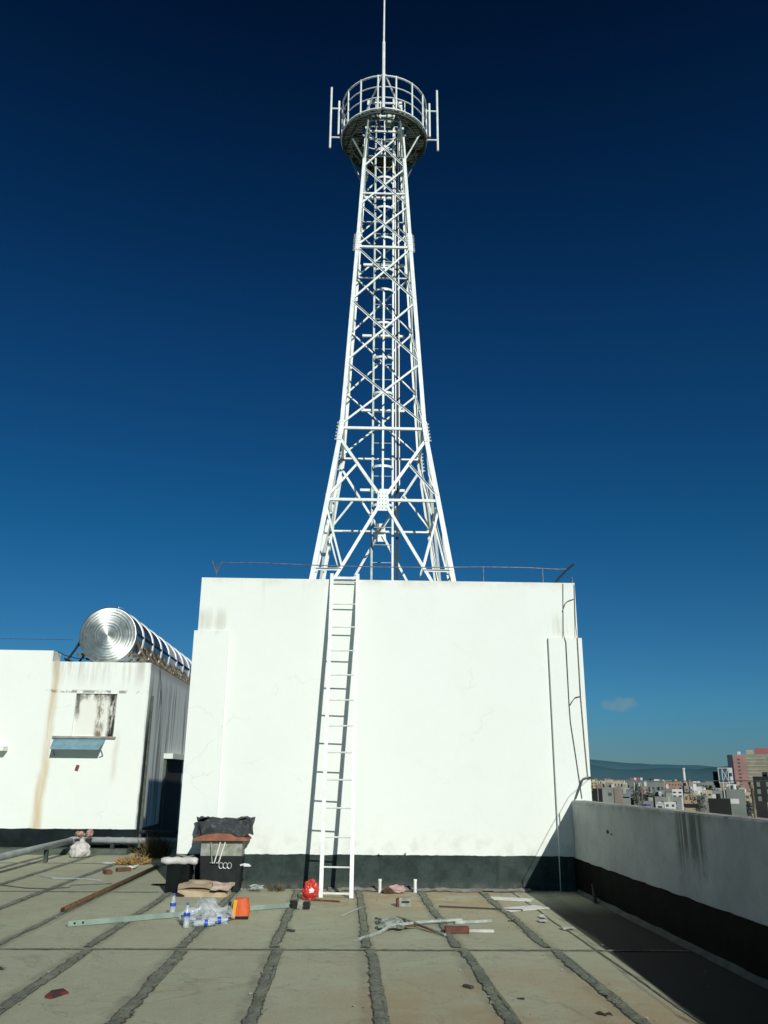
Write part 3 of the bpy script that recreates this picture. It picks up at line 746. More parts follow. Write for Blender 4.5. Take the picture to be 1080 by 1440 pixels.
for i in range(11):
    y=19.5+.76*i
    for sg in (-1,1):
        MB().angle((cx+sg*.98,y,4.02),(cx+sg*.60,y,4.62),(-sg,0,0),(0,1,0),.05,.008).build('leg', M['tank_under'] if sg>0 else M['black_plastic'], tk)
    MB().flat((cx-.72,y+.03,4.22),(cx+.72,y+.03,4.22),(0,0,1),(0,1,0),.06,.02).build('cross_bar', M['tank_under'], tk)
    if i<10: MB().flat((cx+.93,y,4.06),(cx+.66,y+.76,4.52),(0,0,1),(1,0,0),.035,.012).build('brace', M['tank_under'], tk)
MB().tube([(cx+.93,19.4,4.1),(cx+.93,27.4,4.1)],.025,6).build('rail', M['tank_under'], tk)
MB().tube([(cx-.93,19.4,4.1),(cx-.93,27.4,4.1)],.025,6).build('rail', M['black_plastic'], tk)
MB().tube([(cx-.84,19.48,4.15),(cx-.58,19.55,4.75)],.02,6).build('stay', M['black_plastic'], tk)
MB().tube([(cx+.05,19.8,cz+rt-.01),(cx+.05,19.8,cz+rt+.1),(cx+.05,20.2,cz+rt+.14)],.012,6).build('vent_pipe', M['tank_band'], tk)
o=MB().tube([(-13,YB+.3,4.62),(-10,YB+.3,4.56),(-6.4,YB+.45,4.58)],.007,5).build('overhead_wire', M['steel_thin'])
tag(o,'thin wire stretched from the left towards the steel tank','wire')
o=MB().tube([(-6.66,YB+.3,4.28),(-6.5,YB+.3,4.2),(-6.2,YB+.3,4.13),(-5.9,YB+.3,4.14)],.012,5).build('cable', M['cable'])
tag(o,'black cable sagging over the annex roof beside the tank','cable')

# ------------------------------------------------------------------ pipes along the annex
pp = thing('grey_pipe', 'long grey plastic pipe with an elbow running beside the annex', 'pipe', (-5.6,18.85,0))
MB().tube([(-2.6,18.88,.27),(-5.45,18.84,.285)],.06,12).build('tube', M['pvc'], pp, smooth=True)
MB().tube([(-5.60,18.72,.288),(-5.60,16,.285),(-5.58,6,.285)],.06,12).build('tube', M['pvc'], pp, smooth=True)
MB().tube([(-5.40,18.84,.285),(-5.50,18.84,.286),(-5.57,18.80,.287),(-5.60,18.72,.288),(-5.60,18.62,.288)],.068,12).build('elbow', M['pvc'], pp, smooth=True)
for x in (-4.9,-4.6): MB().tube([(x-.04,18.862,.281),(x+.04,18.863,.280)],.066,12).build('coupling', M['pvc'], pp, smooth=True)
for p in ((-5.6,17.2),(-5.6,13.5),(-5.58,10),(-4.8,18.86),(-3.4,18.87)): MB().obox((p[0],p[1],.113),(.07,.07,.222)).build('support', M['dado'], pp)
o=MB().tube([(-4.3,19.0,.44),(-2.6,19.0,.44)],.04,10).build('dark_pipe', M['dado'],smooth=True)
tag(o,'dark thin pipe crossing the shaded gap between annex and white block','pipe')
b=MB(); b.lathe((0,0,0),[(.0,0),(.0,0)],3) if False else None
# rusty pipe: hollow
p,q=Vector((-3.35,11.154,.034)),Vector((-3.30,16.2,.034))
b=MB(); b.tube([p,q],.032,12,cap=False).tube([p,q],.026,12,cap=False)
d=(q-p)
o=b.build('rusty_pipe', M['rust'], keep_normals=True, smooth=True); tag(o,'long brown rusty pipe lying along the floor seam on the left','pipe')
bm=bmesh.new(); bm.from_mesh(o.data); bm.edges.ensure_lookup_table()
be=[e for e in bm.edges if e.is_boundary]; bmesh.ops.bridge_loops(bm,edges=[e for e in be if e.verts[0].co.y<0]); bmesh.ops.bridge_loops(bm,edges=[e for e in bm.edges if e.is_boundary]); bm.to_mesh(o.data); bm.free()

# ------------------------------------------------------------------ clutter
# pale green angle bar
p,q=Vector((-3.005,10.2,.006)),Vector((-.62,11.70,.006))
d=(q-p).normalized(); nn=Vector((0,0,1)).cross(d)
b=MB().angle(p-nn*.05,q-nn*.05,nn,(0,0,1),.10,.008,.058)
gb=b.build('angle_bar', M['palegreen']); tag(gb,'long pale green steel bar with bolt holes lying across the floor','bar')
b=MB()
for t in (.07,.16): 
    c=p+d*t-nn*.05+Vector((0,0,.03)); b.tube([c-nn*.003,c+nn*.002],.013,10)
hb=b.build('bolt_hole', M['door_dark'], gb)
# clamp at its end
cl=thing('pipe_clamp','small dark metal clamp at the far end of the pale green bar','clamp',(-.5,11.6,0))
MB().obox((-.60,11.56,.05),(.07,.09,.09),(0,0,.3)).build('jaw', M['black_plastic'], cl)
MB().obox((-.52,11.54,.055),(.06,.07,.10),(0,.2,.1)).build('body', M['grey_board'], cl)
MB().obox((-.435,11.52,.045),(.07,.08,.085),(0,0,-.2)).build('jaw', M['black_plastic'], cl)
MB().tube([(-.64,11.56,.06),(-.38,11.51,.06)],.012,8).build('screw', M['steel_thin'], cl)
# bin stack
bn=thing('waste_bin','black waste bin piled with a terracotta tray and crumpled charcoal tarp','bin',(-1.74,13.2,0))
def taper(x0,x1,y0,y1,z0,z1,ins):
    return MB().hexa([(x0+ins,y0+ins,z0),(x1-ins,y0+ins,z0),(x1-ins,y1,z0),(x0+ins,y1,z0),(x0,y0,z1),(x1,y0,z1),(x1,y1,z1),(x0,y1,z1)])
o=taper(-2.05,-1.44,12.98,13.36,.01,.49,.03).build('body', M['black_plastic'], bn)
bv=o.modifiers.new('b','BEVEL'); bv.width=.02; bv.segments=3
o=MB().box(-2.04,-1.45,12.99,13.36,.492,.69).build('grey_carton', M['grey_board'], bn)
b=MB(); n=20
A=[]
for i in range(n+1):
    t=i/n; x=-2.16+.80*t; zz=.70+.085*math.sin(PI*t)**.6
    A.append([b.bm.verts.new((x,12.90,.70)),b.bm.verts.new((x,12.92,zz+.012)),b.bm.verts.new((x,13.36,zz+.025)),b.bm.verts.new((x,13.36,.70))])
for i in range(n):
    for k in range(4): b._f([A[i][k],A[i+1][k],A[i+1][(k+1)%4],A[i][(k+1)%4]])
b._f(A[0]); b._f(A[-1])
b.build('tray', M['terracotta'], bn)
b=MB()
def tarp(u,v):
    a=2*PI*u; w=1.0+.05*(v-.5)
    e=lambda c:math.copysign(abs(c)**.45,c)
    x=-1.735+.405*w*e(math.cos(a)); y=13.14+.21*e(math.sin(a)); z=.765+.235*v+.012*math.cos(a)
    return (x,y,z)
b.crumple(tarp,44,8,.05,8,2)
b.crumple(lambda u,v:(-2.13+.79*u,12.94+.40*v,.985+.02*math.sin(u*9)),22,12,.05,8,3)
o=b.build('tarp', M['tarp'], bn)
for i in range(3):
    x=-1.735+.06*i
    MB().tube([(x+.03*math.cos(t*PI/8),12.972,.365+.03*math.sin(t*PI/8)*1.3) for t in range(16)],.006,5,closed=True).build('ring', M['offcut'], bn)
MB().tube([(-1.46,12.97,.37),(-1.40,12.96,.385),(-1.33,12.96,.375)],.014,6).build('handle', M['white_plastic'], bn)
b=MB().obox((-1.36,12.97,.365),(.10,.035,.018),(0,0,0)); b.build('hand_grip', M['white_plastic'], bn)
for x0,x1,m in ((-1.90,-1.86,M['palegreen']),(-1.76,-1.83,M['white_plastic']),(-1.69,-1.77,M['white_plastic'])):
    MB().tube([(x0,12.955,.69),(x1,12.945,.40),(x1-.03,12.94,.405)],.009,6).build('strap', m, bn)
# rolled sheet on a dark crate beside it
cr=thing('dark_crate','low black crate standing between the bin and the wall corner','crate',(-2.33,13.1,0))
MB().box(-2.50,-2.18,12.98,13.30,.03,.37).build('body', M['near_black'], cr)
for x in (-2.48,-2.20): MB().box(x-.02,x+.02,12.965,12.978,.0,.372).build('corner_post', M['near_black'], cr)
MB().box(-2.50,-2.18,12.98,13.30,.0,.028).build('base', M['near_black'], cr)
b=MB(); pts=[(-2.60+.52*i/14,13.02+.006*math.sin(i*2.1),.422+.004*math.sin(i*1.3)) for i in range(15)]
b.tube(pts,[.03,.042]+[.05+.004*math.sin(i*1.9) for i in range(12)]+[.04],12)
o=b.build('rolled_sheet', M['sack'],smooth=True); tag(o,'pale roll of sheeting lying on the low black crate','roll')
o=MB().crumple(lambda u,v:(-2.42+.26*u,13.05+.22*v,.478+.012*math.sin(u*7)),8,6,.015,9,5).build('cloth', M['grey_board']); tag(o,'folded grey cloth resting on the pale roll','cloth')
# cardboard
cd=thing('cardboard_box','flattened tan cardboard box lying in front of the black bin','box',(-1.85,12.75,0))
MB().crumple(lambda u,v:(-2.28+.74*u+.02*v,12.62+.42*v,.10+.06*v+.02*math.sin(u*5)),18,10,.03,6,7).build('flap', M['card'], cd)
MB().hexa([(-2.26,12.62,.0),(-1.56,12.56,.0),(-1.56,12.94,.0),(-2.24,13.0,.0),(-2.26,12.62,.085),(-1.60,12.56,.055),(-1.58,12.94,.11),(-2.24,13.0,.13)]).build('body', M['card'], cd)
MB().crumple(lambda u,v:(-1.80+.26*u,12.50+.34*v,.095+.06*v),10,10,.03,8,8).build('flap', M['card_print'], cd)
MB().hexa([(-2.27,12.60,.004),(-2.16,12.585,.004),(-2.16,12.60,.004),(-2.27,12.615,.004),(-2.27,12.60,.06),(-2.16,12.585,.02),(-2.16,12.60,.02),(-2.27,12.615,.06)]).build('gap', M['door_dark'], cd)
# bottles
def bottle(loc, lab, rot=None):
    t=thing('water_bottle',lab,'bottle',loc,'clear water bottles with blue labels by the cardboard')
    prof=[(.02,0),(.032,.004),(.032,.05),(.029,.06),(.032,.07),(.032,.135),(.030,.15),(.024,.18),(.013,.205),(.013,.222)]
    parts=[MB().lathe(loc,prof,16).build('body', M['clear'], t, smooth=True),
           MB().lathe(loc,[(.0335,.11),(.0335,.165-.02)],16,cap=False).build('label', M['blue'], t, smooth=True),
           MB().lathe(loc,[(.015,.217),(.015,.237)],12).build('cap', M['cap'], t, smooth=True)]
    if rot: t.rotation_euler=rot
    return t
s_=1.08
for loc,lab,rot in (((-1.985,10.86,.002),'clear water bottle standing upright, farther of the two standing bottles',None),
                    ((-1.690,10.12,.002),'clear water bottle standing upright in front of the plastic wrap',None),
                    ((-1.62,10.16,.045),'clear water bottle lying on its side, left end of the plastic wrap',(0,PI/2,.15)),
                    ((-1.50,10.33,.045),'clear water bottle lying inside the plastic wrap',(0,PI/2,.3)),
                    ((-1.42,10.62,.045),'clear water bottle lying under the far side of the plastic wrap',(0,PI/2,1.1)),
                    ((-1.83,10.52,.045),'clear water bottle lying between the two standing bottles and the wrap',(0,PI/2,-.5))):
    t=bottle(loc,lab,rot); t.scale=(s_,s_,s_)
wr=MB()
wr.crumple(lambda u,v:(-1.80+.52*u, 10.35+.62*v, .012+.20*math.sin(PI*min(1,max(0,u*.9+.05)))*math.sin(PI*min(1,max(.02,v)))),34,28,.10,8,4)
o=wr.build('plastic_wrap', M['wrap']); tag(o,'crumpled clear plastic wrap half covering the lying bottles','plastic wrap')
# orange bag
ob=thing('tool_bag','small orange tool bag with a yellow strap beside the plastic wrap','bag',(-1.19,10.8,0))
b=MB(); b.crumple(lambda u,v:(-1.19+.115*math.copysign(abs(math.cos(2*PI*u))**.6,math.cos(2*PI*u))*(1-.35*v*v)+.02*v,10.80+.08*math.copysign(abs(math.sin(2*PI*u))**.7,math.sin(2*PI*u))*(1-.25*v),.004+.215*v),24,8,.012,9,3)
b.crumple(lambda u,v:(-1.235+.135*u,10.745+.11*v,.218),8,4,.012,9,3)
b.build('body', M['orange'], ob)
MB().obox((-1.245,10.71,.11),(.04,.018,.20),(0,.12,0)).build('strap', M['yellow'], ob)
MB().obox((-1.305,10.72,.10),(.035,.03,.18),(0,.05,0)).build('side_pocket', M['black_plastic'], ob)
MB().obox((-1.18,10.715,.018),(.20,.02,.03),(0,0,0)).build('base', M['black_plastic'], ob)
# wire bundle
b=MB()
pts=[]
for i in range(150):
    a=i*.42; r=.07+.035*noise.noise(Vector((i*.13,0,0)))
    pts.append((-1.27+.9*r*math.cos(a)+.0006*i,13.12+.35*r*math.sin(a*1.1),.03+.075*(.5+.5*noise.noise(Vector((0,i*.21,3))))+.02*math.sin(a*.7)))
o=b.tube(pts,.0045,5).build('wire_coil', M['offcut']); tag(o,'tangled coil of silver wire at the foot of the black bin','wire')
# red bag
rb=thing('red_bag','crumpled red plastic bag next to the left foot of the ladder','bag',(-.42,12.33,0))
MB().blob((-.425,12.36,.085),(.10,.09,.135),.45,2.2,4,5).build('body', M['red'], rb)
MB().blob((-.405,12.275,.12),(.03,.012,.035),.6,3,3,9,False).build('print', M['paper'], rb)
MB().crumple(lambda u,v:(-.45+.06*u,12.36+.03*v,.19+.03*u*(1-u)*4),5,4,.03,14,4).build('knot', M['red'], rb)
# sack
sk=thing('white_sack','tied white sack slumped beside the elbow of the grey pipe','sack',(-5.28,18.2,0))
MB().blob((-5.28,18.22,.12),(.19,.16,.18),.26,2.6,4,2).build('body', M['sack'], sk, smooth=True)
MB().blob((-5.25,18.22,.29),(.055,.05,.06),.4,3,3,3,False).build('neck', M['sack'], sk, smooth=True)
o=MB().blob((-5.36,18.42,.42),(.09,.08,.05),.8,3.2,3,6,False).blob((-5.18,18.45,.44),(.06,.06,.07),.7,3.2,3,8,False).build('rag', M['pink']); tag(o,'pinkish rags hanging on the grey pipe above the white sack','rag')
# brush and straw
def blades(name, c, n, L, spread, m, seed, up=.8):
    random.seed(seed); b=MB()
    for i in range(n):
        a=random.uniform(0,2*PI); r=random.random()**.5*spread
        p=Vector((c[0]+r*math.cos(a),c[1]+r*math.sin(a),c[2]))
        d=Vector((random.uniform(-1,1),random.uniform(-1,1),random.uniform(.15,1)*up*2)).normalized()*L*random.uniform(.4,1)
        s=d.cross(Vector((random.uniform(-1,1),random.uniform(-1,1),.3))).normalized()*random.uniform(.006,.014)
        v=[b.bm.verts.new(q) for q in (p-s,p+s,p+d*.6+s*.8,p+d,p+d*.6-s*.8)]; b._f(v)
    return b.build(name,m)
o=blades('dead_bush',(-3.80,18.4,.0),420,.52,.26,M['brush'],3,1.2); tag(o,'dark brown dead bush in the shadow at the corner of the annex','bush')
o=blades('straw_heap',(-3.90,17.0,.01),420,.26,.24,M['straw'],4,.25); tag(o,'heap of yellow straw lying at the edge of the shadow','straw')
o=blades('weed_tuft',(-.95,13.25,.0),40,.12,.12,M['brush'],5,.8); tag(o,'tiny dry weed at the foot of the wall left of the ladder','weed')
for loc,sz,rz,lab in (((-3.94,15.35,.03),(.11,.24,.06),.5,'brown brick lying on the floor, farther left of the two by the straw'),((-3.78,15.75,.03),(.11,.24,.06),-.9,'brown brick lying beside the straw heap, nearer the rusty pipe')):
    o=MB().obox(loc,sz,(0,0,rz)).build('brick', M['brick']); tag(o,lab,'brick','brown bricks lying by the straw'); bv=o.modifiers.new('b','BEVEL'); bv.width=.008; bv.segments=2
o=MB().crumple(lambda u,v:(-3.86+.22*u,16.05+.28*v,.02+.03*u*v),6,6,.03,9,3).build('paper_scrap', M['paper']); tag(o,'crumpled white paper beside the bricks and straw','paper')
o=MB().crumple(lambda u,v:(-4.5+.24*u,16.9+.3*v,.014),4,4,.01,9,6).build('paper_scrap', M['paper']); tag(o,'flat white paper scrap on the floor left of the straw','paper')
o=MB().tube([(-4.95,15.0,.012),(-4.6,14.6,.012),(-4.1,14.5,.012),(-3.75,14.3,.012)],.012,6).build('hose', M['pvc']); tag(o,'thin bluish hose lying across the floor at the left','hose')
o=MB().tube([(-5.1,13.75,.008),(-4.6,13.4,.008),(-4.25,13.32,.008),(-4.0,13.5,.008),(-4.05,13.75,.008),(-3.9,13.8,.008),(-3.5,13.95,.008)],.007,6).build('loose_wire', M['steel_thin']); tag(o,'thin dark wire curling over the floor left of the rusty pipe','wire')
o=MB().tube([(-2.88,13.83,.012),(-2.6,13.86,.012)],.012,6).build('short_rod', M['wood']); tag(o,'short black rod on the floor at the shadow edge','rod')
# block near the wall
bk=thing('junction_block','small whitish grey block with a red-brown end on the floor','block',(.81,11.75,0))
MB().obox((.82,11.78,.055),(.15,.11,.105),(0,0,.05)).build('body', M['grey_board'], bk)
MB().obox((.728,11.76,.05),(.03,.10,.095),(0,0,.05)).build('end_cap', M['brick'], bk)
MB().obox((.83,11.722,.06),(.10,.006,.02),(0,0,.05)).build('slot', M['black_plastic'], bk)
# white bracket at wall foot
for x,lab in ((.535,'short white pipe stub standing at the foot of the wall, nearer the ladder'),(1.05,'short white pipe stub standing at the foot of the wall, farther from the ladder')):
    o=MB().lathe((x+.022,13.14,.0),[(.028,0),(.028,.02),(.023,.022),(.023,.15),(.027,.152),(.027,.178),(.019,.178),(.019,.14)],12).build('pipe_stub', M['white_plastic'],smooth=False); tag(o,lab,'pipe stub')
o=MB().prof((.58,13.09,.004),(.74,13.11,.004),(0,1,0),(0,0,1),[(-.022,0),(.022,0),(.022,.03),(-.022,.03)]).build('white_batten', M['greypaper']); tag(o,'short pale batten on the floor between the two white pipe stubs','batten')
o=MB().blob((.80,13.05,.05),(.11,.06,.06),.6,3,3,4).build('rubble_lump', M['pinkpaper']); tag(o,'pinkish lump of rubble between the two white pipe stubs','rubble')
o=MB().blob((.68,13.02,.035),(.08,.05,.05),.6,3,3,7).build('rubble_lump', M['rust']); tag(o,'brown lump of rubble right beside the pale batten at the wall foot','rubble')
o=MB().crumple(lambda u,v:W(-.2+3.0*u,-.05-.16*v-.04*math.sin(u*31),.012+.022*(1-v)),90,5,.016,9,9).build('mortar_spill', M['concrete']); tag(o,'low strip of spilled mortar along the foot of the wall','mortar')
# rods and offcuts on the floor
def bar(name,p,q,w,m,lab,cat,h=.03,z=.004,grp=None):
    p=Vector((*p,z)); q=Vector((*q,z)); d=(q-p).normalized(); n_=Vector((0,0,1)).cross(d)
    return tag(MB().angle(p,q,n_,(0,0,1),w,.006,h).build(name,m),lab,cat,grp)
bar('steel_offcut',(1.31,10.42),(1.75,10.54),.055,M['offcut'],'short white steel bar on the floor, farther of the two by the brown brick','bar')
bar('steel_offcut',(1.39,9.88),(1.66,9.87),.06,M['greypaper'],'short white steel bar poking out from behind the brown brick','bar')
o=MB().obox((1.255,9.86,.035),(.26,.10,.065),(0,0,-.02)).build('brick', M['brick']); tag(o,'dark red-brown brick lying on a seam among the steel offcuts','brick'); bv=o.modifiers.new('b','BEVEL'); bv.width=.008
bar('steel_offcut',(.16,9.33),(.40,9.75),.04,M['offcut'],'pale angle steel offcut, nearest of the tangled rods','bar',.03)
o=MB().tube([(.40,9.72,.02),(.55,10.05,.04),(.95,10.35,.035),(1.40,10.53,.03)],.018,7).build('metal_rod', M['offcut']); tag(o,'long pale rod crossing the tangle of offcuts on the floor','rod')
o=MB().tube([(.66,10.78,.02),(.75,10.4,.05),(1.1,9.64,.02)],.014,7).build('metal_rod', M['rag']); tag(o,'grey rod crossing under the long pale rod','rod')
o=MB().tube([(.50,9.95,.03),(.85,10.05,.05),(1.02,9.82,.02)],.012,6).build('metal_rod', M['rust']); tag(o,'thin brown rod among the tangled offcuts','rod')
b=MB(); pts=[]
for i in range(120):
    a=i*.5; pts.append((.55+.13*math.cos(a)+.1*noise.noise(Vector((i*.11,0,0))),10.25+.32*math.sin(a*.83)+.1*noise.noise(Vector((0,i*.13,0))),.03+.04*abs(noise.noise(Vector((i*.2,5,0))))))
o=b.tube(pts,.007,5).build('wire_tangle', M['rag']); tag(o,'grey-green tangle of wire and rag on the rods','wire')
o=MB().crumple(lambda u,v:(.42+.34*u,9.98+.5*v+.1*u,.02+.05*math.sin(PI*u)*math.sin(PI*v)),12,10,.06,9,11).build('rag', M['rag']); tag(o,'crumpled grey-green rag among the steel offcuts','rag')
bar('rod',(-.48,12.30),(-.02,12.10),.02,M['rust'],'brown rod lying on the floor under the foot of the ladder','rod',.02)
bar('rod',(1.26,11.71),(2.29,11.40),.018,M['wood'],'long dark rod lying on the floor right of the block','rod',.018)
bar('steel_offcut',(.02,10.92),(.27,11.62),.035,M['offcut'],'slanted thin white strip in front of the ladder','strip',.012)
o=MB().obox((-.535,9.93,.012),(.10,.03,.02),(0,0,-.7)).build('wood_chip', M['wood']); tag(o,'small dark wood chip beside the seam left of the ladder','chip')
o=MB().obox((1.03,7.42,.012),(.09,.035,.02),(0,0,-.9)).build('wood_chip', M['wood']); tag(o,'small black chip lying alone near the seam at front','chip')
b=MB(); v=[b.bm.verts.new(p) for p in ((-2.20,7.12,.003),(-2.14,7.08,.003),(-2.06,7.25,.003),(-2.12,7.29,.003),(-2.19,7.24,.003),(-2.20,7.12,.018),(-2.14,7.08,.014),(-2.06,7.25,.012),(-2.12,7.29,.03),(-2.19,7.24,.028))]
for f in ((4,3,2,1,0),(5,6,7,8,9),(0,1,6,5),(1,2,7,6),(2,3,8,7),(3,4,9,8),(4,0,5,9)): b._f([v[k] for k in f])
o=b.build('tile_shard', M['redtile']); tag(o,'broken red and dark tile shard alone on the near floor','tile')
o=MB().crumple(lambda u,v:(-2.95+.10*u,8.07+.07*v-.05*u,.008+.012*u),4,4,.02,12,2).build('dead_leaf', M['leaf_dark']); tag(o,'dark dead leaf on the floor at the far left','leaf')
o=MB().crumple(lambda u,v:(1.36+.05*u,7.05+.04*v,.006+.01*u*v),5,5,.015,20,5).build('dead_leaf', M['leaf_dark']); tag(o,'dark crumpled leaf beside the rightmost sunlit seam','leaf')
o=MB().crumple(lambda u,v:(1.84+.10*u,6.60+.06*v,.006+.006*u*v),5,5,.018,20,6).build('dead_leaf', M['leaf_dark']); tag(o,'dark crumpled leaf nearest the shadow of the parapet','leaf')
for (x,y,w,d_),lab in (((2.30,10.5,.09,.14),'white paper scrap crossing the edge of the parapet shadow'),((2.46,10.0,.13,.10),'white paper scrap just inside the parapet shadow'),((2.38,10.75,.07,.16),'narrow white paper scrap near the shadow edge, farthest of three')):
    o=MB().crumple(lambda u,v:(x+w*u,y+d_*v,.016+.02*u*v),6,6,.025,9,int(x*10)).build('paper_scrap', M['greypaper']); tag(o,lab,'paper')
for (x0,y0,x1,y1),lab in (((2.05,12.55,2.62,12.35),'pale flat sheet on the floor near the wall, close to the shadow'),((2.05,11.45,2.62,11.75),'pale flat strip on the floor, nearer than the other pale sheet')):
    p=Vector((x0,y0,.004)); q=Vector((x1,y1,.004)); dd=(q-p).normalized(); n_=Vector((0,0,1)).cross(dd)
    o=MB().prof(p,q,n_,(0,0,1),[(-.14,0),(.14,0),(.14,.006),(-.14,.006)]).build('flat_sheet', M['paper']); tag(o,lab,'sheet')
o=MB().tube([(3.42,12.1,.01),(3.40,12.12,.24)],[.03,.012],6).build('wooden_peg', M['tank_under']); tag(o,'short wooden stick standing in the dark corner by the parapet','stick')
o=MB().crumple(lambda u,v:(1.96+.09*u,10.6+.09*v,.008+.02*u),5,5,.022,16,8).build('dead_leaf', M['leaf_dark']); tag(o,'dark crumpled leaf between the white bars and the shadow','leaf')

# ------------------------------------------------------------------ the town beyond the parapet
def paint(name,c,c2=None,sc_=.12): return mat(name,c,c2,sc_,.85)
TM={'cream':paint('town_cream',(.42,.38,.27),(.33,.30,.22)),'yellow':paint('town_yellow',(.44,.38,.17),(.36,.31,.15)),'grey':paint('town_grey',(.24,.255,.235),(.18,.19,.175)),
    'greygreen':paint('town_grey_green',(.19,.22,.19),(.14,.165,.145)),'brown':paint('town_brown',(.24,.20,.16),(.18,.155,.125)),'white':paint('town_white',(.62,.63,.60),(.5,.51,.48)),
    'tan':paint('town_tan',(.40,.31,.19),(.32,.25,.15)),'black':paint('town_black',(.006,.007,.007),(.01,.011,.01)),'near_black':paint('town_shade_black',(.022,.026,.024),(.012,.014,.014)),'pink':paint('town_pink',(.36,.20,.175),(.31,.175,.15)),
    'banded':paint('town_khaki',(.27,.265,.20),(.22,.215,.165)),'navy':paint('town_navy',(.02,.04,.065),(.016,.03,.05)),'blueroof':paint('town_blue_roof',(.18,.23,.27),(.14,.18,.21)),
    'red':paint('town_red',(.33,.12,.115),(.28,.10,.10)),'window':paint('town_window',(.055,.07,.075),(.07,.085,.085)),'terra':paint('town_terracotta',(.34,.22,.16),(.27,.18,.13)),
    'leaf':mat('town_leaf',(.045,.062,.03),(.022,.034,.018),.5,.9),'trunk':paint('town_trunk',(.07,.055,.04))}
GZ=-18.0
def town(name,lab,x,y,w,ztop,cm,depth=None,rot=0.,wins=None,roof='parapet',group=None,cat='building',extra=None):
    a=math.atan2(x,y); depth=depth or w*.9
    base=thing(name,lab,cat,(x,y,GZ),group)
    c,s=math.cos(-a+rot),math.sin(-a+rot)
    def G(u,v,z): return (x+u*c-v*s, y+u*s+v*c, z)
    b=MB(); b.box(-w/2,w/2,0,depth,GZ,ztop-(.8 if roof=='parapet' else 0),G)
    if roof=='parapet':
        t=.3; z0=ztop-.8
        b.box(-w/2,w/2,0,t,z0,ztop,G).box(-w/2,w/2,depth-t,depth,z0,ztop,G).box(-w/2,-w/2+t,t,depth-t,z0,ztop,G).box(w/2-t,w/2,t,depth-t,z0,ztop,G)
    b.build('wall',TM[cm],base)
    if roof=='gable':
        b=MB(); h=w*.3
        v=[b.bm.verts.new(G(*p)) for p in ((-w/2-.3,-.4,ztop+.01),(w/2+.3,-.4,ztop+.01),(0,-.4,ztop+h),(-w/2-.3,depth+.4,ztop+.01),(w/2+.3,depth+.4,ztop+.01),(0,depth+.4,ztop+h))]
        for f in ((0,1,2),(5,4,3),(0,2,5,3),(1,4,5,2),(0,3,4,1)): b._f([v[k] for k in f])
        b.build('roof',TM['white' if cm=='white' else 'blueroof'],base)
    if wins:
        nx,nz,ww,wh,z_lo,z_hi=wins
        for i in range(nx):
            for j in range(nz):
                u=-w/2+w*(i+.5)/nx; z=z_hi-(z_hi-z_lo)*(j+.5)/nz
                MB().box(u-ww/2,u+ww/2,-.06,.02,z-wh/2,z+wh/2,G).build('window',TM['window' if cm!='near_black' else 'greygreen'],base)
    if extra: extra(base,G)
    rr=random.random
    if cat=='building' and roof!='gable' and w<30:
        z0=ztop-(.79 if roof=='parapet' else -.01)
        if rr()<.65:
            u=(rr()-.5)*w*.5; a2=w*(.10+.08*rr()); MB().box(u-a2,u+a2,depth*.3,depth*.7,z0,z0+1.6+rr()*1.4,G).build('stair_room',TM[random.choice(['white','grey','cream',cm])],base)
        if rr()<.6:
            u=(rr()-.5)*w*.7; MB().tube([G(u,depth*.2,z0),G(u,depth*.2,z0+1.9)],.55,8).build('roof_tank',TM[random.choice(['white','blueroof','black'])],base)
    return base
def slope_roof(base,G): MB().hexa([G(*p) for p in ((-2.6,-1,-5.4),(2.6,-1,-5.4),(2.6,5,-2.6),(-2.6,5,-2.6),(-2.6,-1,-5.2),(2.6,-1,-5.2),(2.6,5,-2.4),(-2.6,5,-2.4))]).build('roof',TM['blueroof'],base)
town('town_house','yellow town house just past the corner of the white block',236,806,10.3,-.8,'yellow',wins=(4,2,1.2,1.4,-6,-1.5))
town('town_house','narrow black shaded house beside the corner of the white block',85,290,3.2,-1.5,'black')  # black wall colour stands in for shade
town('town_house','broad blank grey-brown building with one small dark window, low behind the parapet',100,325,9.2,-1.4,'grey',wins=(1,1,1.3,1.2,-4.6,-3.2),extra=lambda b_,G:MB().box(1.6,4.5,-.3,-.02,GZ,-1.7,G).build('brown_wing',TM['brown'],b_))
town('town_house','long cream terrace with a row of dark windows near the skyline',226,726,18,-.3,'cream',wins=(7,1,1.1,1.8,-4.5,-1.5))
town('town_house','building with a slanting blue-grey roof in front of the cream terrace',117,361,5.0,-4.6,'grey',roof='flat',extra=slope_roof)
def signs(b_,G):
    for u,w_,m in ((-3,1.8,'red'),(-.6,1.5,'white'),(1.4,1.2,'red'),(3.4,1.4,'white')): MB().box(u-w_/2,u+w_/2,.5,.8,1.0,2.6,G).build('sign_panel',TM[m],b_)
    for u in (-1.5,1.6): MB().box(u-.35,u+.35,-.5,-.05,GZ,-.5,G).build('column',TM['white'],b_)
town('town_house','taller building with red and white panels on its roof',193,568,9.5,.2,'greygreen',wins=(3,2,1.4,1.5,-9,-2),extra=signs)
town('town_house','square grey-green house with a row of four dark windows under its roof',177,489,9.4,.8,'greygreen',wins=(4,2,1.1,1.5,-8.5,-1.5))
town('town_house','brown narrow house to the right of the grey-green four-window house',169,449,4.0,-2.9,'brown',wins=(2,1,.8,1.2,-6,-4))
town('garden_hut','tiny white gabled hut just above the parapet top',103,282,2.2,-5.9,'white',roof='gable',wins=(1,1,1.5,.9,-7.6,-6.4),cat='hut')
town('town_house','white rooftop room poking above the skyline left of centre in the town',313,844,7.3,.3,'white',wins=(3,1,1.2,1.2,-2.6,-.6))
town('town_house','terracotta-tinted row of houses at the skyline',300,785,13.6,-.7,'terra',wins=(5,1,1.2,1.4,-4,-1.6))
